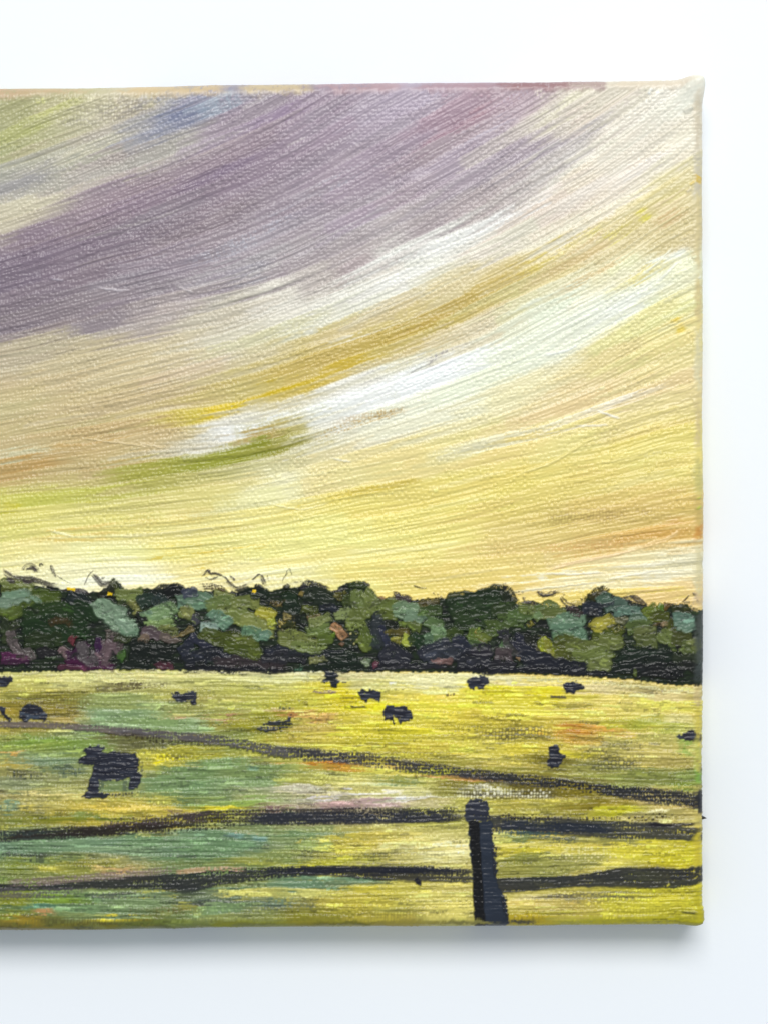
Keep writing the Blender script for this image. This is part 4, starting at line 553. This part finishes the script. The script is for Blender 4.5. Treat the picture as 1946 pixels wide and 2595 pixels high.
rail([(1238,2070),(1330,2070),(1450,2074),(1560,2074),(1650,2070),(1730,2062),(1775,2045)], [14,14,10,12,16,14,12], (36, 26, 26), op=.9, dry=.62, th=2.6, lab=R2)
rail([(1640,2092),(1720,2090),(1770,2088)], 8, (30, 24, 32), op=.9, dry=.2, th=2.6, lab=R2)
rail([(1250,2108),(1330,2112),(1440,2118)], 12, (66, 96, 92), op=.75, dry=.45, th=2, lab=2)
rail([(1778,1998),(1776,2030),(1774,2070)], [14,20,12], (38, 40, 46), op=.95, dry=.1, th=2.5, lab=FAR, head=.1, tail=.2)
R3 = part('painted_fence_rail')
r3 = [(-1080,2262),(-300,2256),(0,2250),(120,2246),(220,2240),(330,2236),(420,2234),(480,2236),(560,2222),(700,2212),(830,2206),(960,2212),(1080,2216),(1200,2222),(1235,2224)]
rail(r3, [18,18,18,18,20,28,36,42,34,26,24,30,34,30,30], (34, 35, 46), op=.93, dry=.26, th=3, fill=.4, lab=R3, head=0, tail=.03, soft=.25, jit=.2)
rail([(0,2266),(120,2262),(240,2258)], [26,22,12], (96, 90, 92), op=.8, dry=.50, th=2, lab=R3, head=0)
rail([(0,2238),(100,2234),(260,2220),(420,2206),(520,2200)], [14,18,16,16,10], (150, 130, 120), op=.8, dry=.45, th=2, lab=2)
rail([(440,2210),(540,2202),(640,2204)], 10, (226, 176, 136), op=.7, dry=.45, th=2, lab=2)
rail([(220,2268),(320,2268),(450,2262)], 16, (92, 96, 88), op=.7, dry=.66, th=2, lab=2)
rail([(640,2212),(800,2206),(960,2204),(1230,2210)], 14, (30, 32, 44), op=.95, dry=.12, th=3, lab=R3)
rail([(1052,2225),(1062,2236),(1072,2238)], 12, (28, 28, 38), th=4, lab=R3)
R4 = part('painted_fence_rail')
rail([(1252,2246),(1330,2242),(1420,2236),(1500,2232),(1570,2224),(1650,2222),(1720,2222),(1783,2214)], [34,30,26,30,42,44,42,36], (34, 38, 50), op=.95, dry=.18, th=3, fill=.4, lab=R4, head=0, tail=0, soft=.22, jit=.2)
# --- fence post
POST = part('painted_fence_post')
patch(Z(7,[(852,520),(856,470),(880,430),(930,412),(990,415),(1040,435),(1055,480),(1062,600),(860,608)]), NAVY, POST, th=2.6, dry=.18, col2=(52,56,66))
patch(Z(7,[(878,605),(1080,600),(1085,720),(1100,900),(1120,1020),(1130,1150),(1190,1230),(1205,1340),(1212,1470),(1190,1495),(1030,1505),(945,1490),(930,1250),(915,1000),(895,820)]), (36, 44, 57), POST, th=1.6, fill=.85, jit=.12)
stroke(Z(7,[(1085,640),(1095,800),(1110,1000),(1130,1120)]), 14, (34,34,38), op=.95, dry=.52, th=3, lab=POST)
stroke(Z(7,[(1175,1220),(1195,1350),(1200,1480)]), 16, (26,27,32), op=.95, dry=.42, th=3, lab=POST)
stroke(Z(7,[(925,600),(940,800),(955,1000),(970,1250),(985,1495)]), [26,28,26,26,28], (8, 8, 11), op=1, dry=.12, th=2.4, fill=.5, lab=POST, head=0, tail=0, soft=.15, jit=.1)
stroke(Z(7,[(985,370),(990,400)]), 8, (50,50,56), op=.9, dry=.3, lab=POST)
# --- cows
def cow(t, pts, col=INK, dry=.12, th=3.2, col2=(50, 54, 66)):
    k = part('painted_cow'); patch(Z(t, pts), col, k, dry=dry * .65, th=th, col2=col2); return k
stroke(Z(5,[(760,440),(950,440),(1200,430)]), 34, (118,138,84), op=.95, dry=.2, th=2, lab=2)
big = cow(5,[(700,140),(760,100),(800,112),(830,95),(885,110),(855,150),(950,150),(1050,160),(1150,165),(1170,240),(1160,320),(1200,350),(1185,400),(1150,455),(1090,470),(1095,350),(1030,390),(880,392),(840,380),(832,490),(940,505),(900,535),(760,542),(690,527),(735,480),(758,390),(785,330),(790,262),(700,262),(660,235),(680,200),(745,165)], th=3.4)
for yy in (175, 215, 262, 305, 350):
    stroke(Z(5,[(700 if yy == 215 else 800, yy + 8),(950,yy),(1150,yy - 6)]), 11, (34,36,48), op=.95, th=4.6, lab=big, edge=.9, jit=.2)
for a, b in ((860,10),(1056,0)):
    stroke(Z(5,[(a,385),(a - 4,440),(a - 8,492)]), 14, (84,96,76), op=.8, dry=.35, th=2.6, lab=big)
stroke(Z(5,[(700,525),(900,520),(1100,505),(1290,475)]), 12, (40,46,48), op=.85, dry=.45, th=2.6, lab=big)
stroke(Z(5,[(1180,200),(1200,280),(1190,340)]), 10, (60,66,56), op=.7, dry=.5, lab=big)
cow(1,[(-80,1120),(0,1112),(90,1104),(118,1122),(90,1160),(50,1196),(0,1198),(-70,1200)])
cow(1,[(-30,1340),(0,1352),(40,1372),(60,1430),(112,1470),(92,1497),(50,1475),(10,1405),(-30,1380)])
cow(1,[(180,1390),(210,1352),(290,1345),(358,1362),(378,1410),(408,1432),(400,1482),(330,1472),(260,1462),(222,1497),(175,1472),(152,1448)], col2=(60,70,84))
cow(1,[(1448,1252),(1490,1233),(1530,1256),(1600,1233),(1650,1240),(1655,1300),(1650,1345),(1615,1345),(1600,1325),(1500,1322),(1460,1296)], dry=.3)
cow(2,[(636,1552),(700,1500),(800,1480),(880,1482),(918,1418),(942,1428),(922,1480),(942,1530),(880,1562),(700,1578)], col=(44,46,44), dry=.52)
cow(2,[(1195,1040),(1328,1088),(1302,1120),(1334,1150),(1300,1207),(1262,1192),(1236,1140),(1214,1172),(1184,1166),(1212,1118)], col=(22,28,30))
cow(3,[(-44,1238),(-10,1216),(30,1226),(80,1214),(136,1244),(152,1296),(130,1322),(90,1302),(52,1296),(45,1332),(8,1312),(-18,1282)])
g = cow(3,[(168,1402),(204,1350),(270,1362),(340,1354),(402,1400),(412,1450),(386,1480),(332,1480),(312,1520),(290,1480),(262,1440),(240,1472),(180,1476)])
stroke(Z(3,[(246,1460),(254,1490),(266,1522)]), 6, INK, th=3, lab=g)
cow(3,[(863,1150),(890,1124),(950,1114),(1000,1100),(1050,1120),(1062,1170),(1022,1182),(1010,1217),(965,1217),(950,1186),(935,1217),(895,1217),(874,1182)])
cow(4,[(245,1180),(300,1158),(340,1144),(400,1168),(440,1210),(405,1226),(370,1226),(330,1252),(290,1246),(265,1216)])
cow(8,[(120,-10),(150,-32),(205,-40),(218,15),(276,48),(240,98),(204,150),(150,152),(108,112),(142,60)])
cow(4,[(1196,1612),(1290,1588),(1330,1556),(1372,1580),(1420,1592),(1420,1660),(1232,1642)], dry=.30, col=(40,38,46))
for t, p, w, c, d in ((4,[(135,1278),(200,1282),(300,1284)],9,(60,52,50),.3),(2,[(1090,1232),(1200,1246),(1320,1244)],6,(140,116,104),.2),(2,[(1420,1360),(1500,1366),(1570,1364)],6,(60,52,40),.3),(3,[(690,1268),(760,1262),(830,1266)],9,(120,100,60),.55),(2,[(1345,1155),(1395,1158)],5,(40,40,44),.0),(2,[(820,1380),(940,1372)],12,(90,92,60),.6),(4,[(1130,1265),(1150,1268)],4,(60,50,40),.0)):
    stroke(Z(t, p), w, c, op=.9, dry=d, th=2.6, lab=2)

# ------------------------------------------------------------------ brushwork along the wrapped edges
def edge_run(pts, w, c, dry=.3, lab=1, th=1.6):
    stroke(pts, w, c, op=.85, dry=dry, th=th, fill=.4, lab=lab, space='canvas', tail=.3, head=.2, soft=.75, jit=.14, rag=9, gate=.15)
for xa, xb, c in ((-1080,330,(206,172,138)),(250,620,(214,190,146)),(560,820,(212,192,150)),(760,1060,(186,156,160)),(1000,1300,(176,146,154)),(1220,1500,(154,112,114)),(1420,1560,(176,150,146)),(1510,1783,(222,208,184))):
    edge_run([(xa, 10), ((xa + xb) / 2, 10), (xb, 10)], 50, c, dry=.12)
for k in range(60):
    x = random.uniform(0, 1700); c = np.minimum(pick(x, 290) * 1.1, 245)
    edge_run([(x, 44), (x + 10, 24)], random.uniform(8, 22), c, dry=.55)
for ya, yb, c, lb in ((0,220,(212,200,174),1),(150,330,(206,198,176),1),(240,270,(222,188,70),1),(260,520,(216,200,150),1),(480,640,(214,196,140),1),(600,820,(222,214,172),1),(780,960,(214,196,140),1),(930,1080,(206,196,120),1),(1040,1150,(204,178,104),1),(1120,1180,(206,146,64),1),(1160,1330,(216,206,160),1),(1300,1345,(212,188,146),1),
                      (1342,1500,(70,76,70),TREE),(1480,1540,(60,66,64),TREE),(1530,1600,(206,186,130),2),(1580,1690,(204,188,80),2),(1660,1780,(190,190,90),2),(1740,1800,(130,170,70),2),(1885,1990,(200,184,50),2),(1960,2010,(204,188,50),2),(2040,2150,(186,176,30),2)):
    edge_run([(1768, ya), (1768, (ya + yb) / 2), (1768, yb)], 32, c, dry=.15, lab=lb)
for k in range(46):
    x = random.uniform(-60, 1740)
    edge_run([(x, 2138), (x + random.uniform(50, 140), 2139)], random.uniform(8, 20), np.array(pick(x, 2336)) * random.uniform(.75, 1.0), dry=.3, lab=2)
# paint lumps on the right hand edge
for x, y, r, c in ((1742,80,26,(226,222,204)),(1752,268,12,(232,206,120)),(1745,284,16,(234,220,180)),(1770,1065,9,(206,206,90)),(1768,1090,12,(196,200,80)),(1760,455,10,(240,240,200)),(1772,505,9,(240,240,214)),(1690,2045,9,(200,190,60)),(1772,1690,9,(220,204,90)),(1775,1735,8,(214,200,90))):
    stroke([(x - r * .3, y + r * .2), (x + r * .4, y - r * .3)], r, c, th=7, fill=1, space='canvas', head=0, tail=0, nb=2, edge=-.6, soft=.95)

# ------------------------------------------------------------------ relief
def blur(a, n):
    for _ in range(n):
        a = (a + np.roll(a, 1, 0) + np.roll(a, -1, 0) + np.roll(a, 1, 1) + np.roll(a, -1, 1)) / 5
    return a
RELIEF = 1.75
Hh = (blur(HT, 1) * .5 + HT * .5) * np.where(LAB == 1, .55, .85) + blur(WEAVE, 1) * (1 - 0.85 * np.clip(FILL, 0, 1)) * np.clip(-.1 + 1.9 * PATCHY, 0, 2) * 1.7
Hh += TRACK * np.where(LAB <= 2, .35 + .9 * noise2(NH, NW, 50, 70), .25)
Hh += (noise2(NH, NW, 160, 160) - .5) * 5 + (GRAIN - .5) * .35
Hh = (Hh - Hh.mean()) * RELIEF
COL *= GAIN
# ------------------------------------------------------------------ the wrapped canvas surface
RAD = 26.0; DP = DEPTH / PX; NARC = 10
ang = np.linspace(0, math.pi / 2, NARC + 1)[1:]
sidez = np.linspace(RAD, DP, 9)[1:]
def profile(lo, hi, inner):
    """positions, drop below the face, outward normal, texture position for one axis, both ends wrapped"""
    pos, drop, nor, tex = [], [], [], []
    for z in sidez[::-1]: pos.append(lo); drop.append(z); nor.append(-1.0); tex.append(lo + RAD * .5 + (z - RAD))
    for a in ang[::-1]: pos.append(lo + RAD - RAD * math.sin(a)); drop.append(RAD - RAD * math.cos(a)); nor.append(-math.sin(a)); tex.append(lo + RAD - RAD * math.sin(a))
    for p in inner: pos.append(p); drop.append(0.0); nor.append(0.0); tex.append(p)
    for a in ang: pos.append(hi - RAD + RAD * math.sin(a)); drop.append(RAD - RAD * math.cos(a)); nor.append(math.sin(a)); tex.append(hi - RAD + RAD * math.sin(a))
    for z in sidez: pos.append(hi); drop.append(z); nor.append(1.0); tex.append(hi - RAD * .5 - (z - RAD))
    return [np.array(q) for q in (pos, drop, nor, tex)]
xin = np.concatenate([np.arange(X0 + RAD + 4, -64, 10.0), np.arange(-62, X1 - RAD - .5, S)])
yin = np.arange(RAD + 1, YH - RAD - .5, S)
px, dx, nx, tx = profile(X0, X1, xin)
py, dy, ny, ty = profile(0.0, YH, yin)
NX, NY = len(px), len(py)
TY, TX = np.meshgrid(ty, tx, indexing='ij')
C = bil(COL, TY / S, (TX - X0) / S); Hs = bil(Hh, TY / S, (TX - X0) / S)
lab = LAB[np.clip(np.round(TY / S).astype(int), 0, NH - 1), np.clip(np.round((TX - X0) / S).astype(int), 0, NW - 1)]
PXg, PYg = np.meshgrid(px, py); DX, DY = np.meshgrid(dx, dy); NXg, NYg = np.meshgrid(nx, ny)
# hand-stretched cloth: edges are not quite straight, folded corners stand proud
def wob1(n, c, amp): return (noise2(3, n, 3, c)[1] - .5) * amp
wx = wob1(NX, 260, 4) + wob1(NX, 25, .9); wy = wob1(NY, 260, 3.5) + wob1(NY, 22, 1.1)
PYg = PYg + wx[None] * np.abs(NYg); PXg = PXg + wy[:, None] * np.abs(NXg)
nz = np.sqrt(np.clip(1 - np.maximum(NXg ** 2, NYg ** 2), 0, 1))
nl = np.sqrt(NXg ** 2 + NYg ** 2 + nz ** 2)
fade = 1 - .7 * np.maximum(np.abs(NXg), np.abs(NYg))
Zg = DP - np.maximum(DX, DY)
RC = 27.0
for ex, sx2 in ((X0, -1), (X1, 1)):
    for ey, sy2 in ((0.0, -1), (YH, 1)):
        a2 = np.clip(1 - (ex - PXg) * sx2 / RC, 0, 1.3); b2 = np.clip(1 - (ey - PYg) * sy2 / RC, 0, 1.3)
        m2 = (a2 > 0) & (b2 > 0)
        a3 = a2 * np.sqrt(np.clip(1 - b2 ** 2 / 2, .3, 1)); b3 = b2 * np.sqrt(np.clip(1 - a2 ** 2 / 2, .3, 1))
        PXg = np.where(m2, PXg + sx2 * RC * (a3 - a2), PXg); PYg = np.where(m2, PYg + sy2 * RC * (b3 - b2), PYg)
for cx_, cy_, a_, dxo, dyo in ((1764, 16, 15, .5, -.85), (1764, 2134, 9, .85, .4), (X0 + 14, 14, 10, -.6, -.6), (X0 + 14, 2136, 10, -.6, .6)):
    gsn = np.exp(-(((PXg - cx_) / 34) ** 2 + ((PYg - cy_) / 36) ** 2) ** 1.5)
    PXg = PXg + gsn * a_ * dxo; PYg = PYg + gsn * a_ * dyo; Zg = Zg + gsn * a_ * .6 * (np.maximum(DX, DY) < RAD * 1.5)
PXg = PXg + Hs * fade * NXg / nl; PYg = PYg + Hs * fade * NYg / nl; Zg = Zg + Hs * fade * nz / nl
Zg = np.maximum(Zg, 0.0)
SX, SY = from_canvas(PXg, PYg)
W = np.stack([(SX - CX) * PX, -(SY - CY) * PX, Zg * PX], -1).reshape(-1, 3).astype(np.float32)
Cf = np.concatenate([np.clip(C, 0, .95), np.ones(C.shape[:2] + (1,))], -1).reshape(-1, 4).astype(np.float32)
idx = np.arange(NX * NY).reshape(NY, NX)
# rows run down the picture, so this winding faces outward
quads = np.stack([idx[1:, :-1], idx[1:, 1:], idx[:-1, 1:], idx[:-1, :-1]], -1)
flab = lab[:-1, :-1].copy()
both = (np.maximum(DX[:-1, :-1], DX[1:, 1:]) > RAD + .1) & (np.maximum(DY[:-1, :-1], DY[1:, 1:]) > RAD + .1)
flab[both] = -1
def main_piece(k, back):
    yy, xx = np.nonzero(flab == k)
    if len(yy) == 0: return
    sl = (slice(yy.min(), yy.max() + 1), slice(xx.min(), xx.max() + 1))
    m = flab[sl] == k
    ids = np.where(m, np.arange(1, m.size + 1).reshape(m.shape), 0)
    while True:
        p = np.pad(ids, 1)
        n = np.maximum.reduce([p[1:-1, 1:-1], p[:-2, 1:-1], p[2:, 1:-1], p[1:-1, :-2], p[1:-1, 2:]])
        n = np.where(m, n, 0)
        if (n == ids).all(): break
        ids = n
    u, c = np.unique(ids[m], return_counts=True)
    flab[sl][m & (ids != u[c.argmax()])] = back
for k, (n, p) in PARTS.items():
    if n == 'foliage_dab': main_piece(k, TREE)
    elif n == 'painted_cow': main_piece(k, 2)
# a dab that is almost wholly painted over goes back to the tree line
cnt = np.bincount(flab[flab > 0], minlength=max(PARTS) + 1)
for k, (n, p) in list(PARTS.items()):
    if n == 'foliage_dab' and cnt[k] < 60:
        flab[flab == k] = TREE; PARTS.pop(k)

# ------------------------------------------------------------------ materials
def paint_material(name, rough, spec):
    m = bpy.data.materials.new(name); m.use_nodes = True
    nt = m.node_tree; b = nt.nodes['Principled BSDF']
    at = nt.nodes.new('ShaderNodeAttribute'); at.attribute_name = 'pigment'
    tc = nt.nodes.new('ShaderNodeTexCoord')
    n1 = nt.nodes.new('ShaderNodeTexNoise'); n1.inputs['Scale'].default_value = 5200; n1.inputs['Detail'].default_value = 3
    n2 = nt.nodes.new('ShaderNodeTexNoise'); n2.inputs['Scale'].default_value = 260; n2.inputs['Detail'].default_value = 4
    mr = nt.nodes.new('ShaderNodeMapRange'); mr.inputs['To Min'].default_value = rough - .12; mr.inputs['To Max'].default_value = rough + .14
    bp = nt.nodes.new('ShaderNodeBump'); bp.inputs['Strength'].default_value = .25; bp.inputs['Distance'].default_value = 2.5e-5
    L = nt.links
    L.new(tc.outputs['Object'], n1.inputs['Vector']); L.new(tc.outputs['Object'], n2.inputs['Vector'])
    L.new(at.outputs['Color'], b.inputs['Base Color'])
    L.new(n2.outputs['Fac'], mr.inputs['Value']); L.new(mr.outputs['Result'], b.inputs['Roughness'])
    L.new(n1.outputs['Fac'], bp.inputs['Height']); L.new(bp.outputs['Normal'], b.inputs['Normal'])
    b.inputs['Specular IOR Level'].default_value = spec
    return m
M_SKY = paint_material('sky_paint', .36, .5); M_DARK = paint_material('dark_paint', .33, .3)
M_LAND = paint_material('land_paint', .36, .42)
def simple(name, col, rough, scale, amt, bump=0, bscale=400):
    m = bpy.data.materials.new(name); m.use_nodes = True; nt = m.node_tree; b = nt.nodes['Principled BSDF']
    tc = nt.nodes.new('ShaderNodeTexCoord'); n = nt.nodes.new('ShaderNodeTexNoise'); n.inputs['Scale'].default_value = scale; n.inputs['Detail'].default_value = 5
    r = nt.nodes.new('ShaderNodeValToRGB')
    r.color_ramp.elements[0].color = tuple(c * (1 - amt) for c in col) + (1,); r.color_ramp.elements[1].color = tuple(min(1, c * (1 + amt)) for c in col) + (1,)
    nt.links.new(tc.outputs['Object'], n.inputs['Vector']); nt.links.new(n.outputs['Fac'], r.inputs['Fac']); nt.links.new(r.outputs['Color'], b.inputs['Base Color'])
    b.inputs['Roughness'].default_value = rough
    if bump:
        n2 = nt.nodes.new('ShaderNodeTexNoise'); n2.inputs['Scale'].default_value = bscale
        bp = nt.nodes.new('ShaderNodeBump'); bp.inputs['Strength'].default_value = bump; bp.inputs['Distance'].default_value = 1e-4
        nt.links.new(tc.outputs['Object'], n2.inputs['Vector']); nt.links.new(n2.outputs['Fac'], bp.inputs['Height']); nt.links.new(bp.outputs['Normal'], b.inputs['Normal'])
    return m
M_TABLE = simple('white_tabletop', (.87, .905, .945), .6, 9, .012, .12, 900)
M_WOOD = simple('stretcher_wood', (.52, .36, .2), .7, 60, .2)

# ------------------------------------------------------------------ setting
def link(o, parent=None):
    scene.collection.objects.link(o); o.parent = parent; return o
def box_mesh(name, x0, x1, y0, y1, z0, z1, mat):
    me = bpy.data.meshes.new(name)
    v = [(x, y, z) for z in (z0, z1) for y in (y0, y1) for x in (x0, x1)]
    me.from_pydata(v, [], [(0, 2, 3, 1), (4, 5, 7, 6), (0, 1, 5, 4), (2, 6, 7, 3), (0, 4, 6, 2), (1, 3, 7, 5)])
    me.materials.append(mat); me.update(); return me
table = link(bpy.data.objects.new('tabletop', box_mesh('tabletop', -1.1, 1.1, -.8, .8, -.03, 0, M_TABLE)))
table['kind'] = 'structure'

# ------------------------------------------------------------------ the painting
root = link(bpy.data.objects.new('canvas_painting', None))
root.empty_display_size = .02
ccx, ccy = (X0 + X1) / 2, YH / 2
sx_, sy_ = from_canvas(ccx, ccy)
root.location = ((sx_ - CX) * PX, -(float(sy_) - CY) * PX, 0)
W -= np.array(root.location, np.float32)[None]
root['label'] = 'stretched canvas painting of a yellow sunset sky over cows, trees and a dark fence'
root['category'] = 'painting'
LABELS = {'painted_sky': 'streaked mauve, cream and yellow painted sky', 'painted_field': 'yellow and green painted pasture',
          'painted_treeline': 'dark green band of painted trees with bare twigs', 'painted_fence_post': 'black and navy painted fence post with rounded top'}
made = {}
order = sorted(PARTS, key=lambda k: PARTS[k][1] is not None)
for k in order:
    name, par = PARTS[k]
    q = quads[flab == k]
    if len(q) == 0: continue
    vid, invq = np.unique(q.reshape(-1), return_inverse=True)
    me = bpy.data.meshes.new(name)
    me.vertices.add(len(vid)); me.vertices.foreach_set('co', W[vid].ravel())
    me.loops.add(len(q) * 4); me.loops.foreach_set('vertex_index', invq.astype(np.int32).ravel())
    me.polygons.add(len(q)); me.polygons.foreach_set('loop_start', np.arange(0, len(q) * 4, 4, dtype=np.int32))
    me.polygons.foreach_set('loop_total', np.full(len(q), 4, np.int32)); me.polygons.foreach_set('use_smooth', np.ones(len(q), bool))
    at = me.attributes.new('pigment', 'FLOAT_COLOR', 'POINT'); at.data.foreach_set('color', Cf[vid].ravel())
    me.materials.append(M_SKY if k == 1 else M_LAND if k == 2 else M_DARK)
    me.update(calc_edges=True)
    o = link(bpy.data.objects.new(name, me), made.get(par, root)); made[k] = o
    if name in LABELS: o['label'] = LABELS[name]
if big in made: made[big]['label'] = 'largest painted black cow, standing side-on'
# wooden stretcher behind the cloth
ox, oy = root.location[0], root.location[1]
def bar(xa, xb, ya, yb):
    P = [from_canvas(x, y) for x, y in ((xa, ya), (xb, ya), (xb, yb), (xa, yb))]
    P = [((float(a) - CX) * PX - ox, -(float(b) - CY) * PX - oy) for a, b in P]
    me = bpy.data.meshes.new('stretcher_bar')
    v = [(a, b, 0.0) for a, b in P] + [(a, b, DEPTH - .0012) for a, b in P]
    me.from_pydata(v, [], [(0, 1, 2, 3), (7, 6, 5, 4), (0, 4, 5, 1), (1, 5, 6, 2), (2, 6, 7, 3), (3, 7, 4, 0)])
    me.materials.append(M_WOOD); me.update(); link(bpy.data.objects.new('stretcher_bar', me), root)
I = 22; B = 420
bar(X0 + I, X1 - I, I, B); bar(X0 + I, X1 - I, YH - B, YH - I); bar(X0 + I, X0 + B, B + 4, YH - B - 4); bar(X1 - B, X1 - I, B + 4, YH - B - 4)
# a stray thread-like spike of dried black paint on the right hand edge
me = bpy.data.meshes.new('paint_spike')
def W3(x, y, z): return ((x - CX) * PX - ox, -(y - CY) * PX - oy, z * PX)
ring = [(1776, 2066, DP - 24), (1778, 2082, DP - 24), (1776, 2078, DP - 10), (1777, 2070, DP - 10)]
me.from_pydata([W3(*p) for p in ring] + [W3(1793, 2076, DP - 18)], [], [(0, 1, 4), (1, 2, 4), (2, 3, 4), (3, 0, 4), (3, 2, 1, 0)])
me.materials.append(simple('black_paint', (.02, .018, .02), .4, 300, .2)); me.update()
link(bpy.data.objects.new('paint_spike', me), root)
print('parts', len(made), 'tris', 2 * int((flab > 0).sum()))
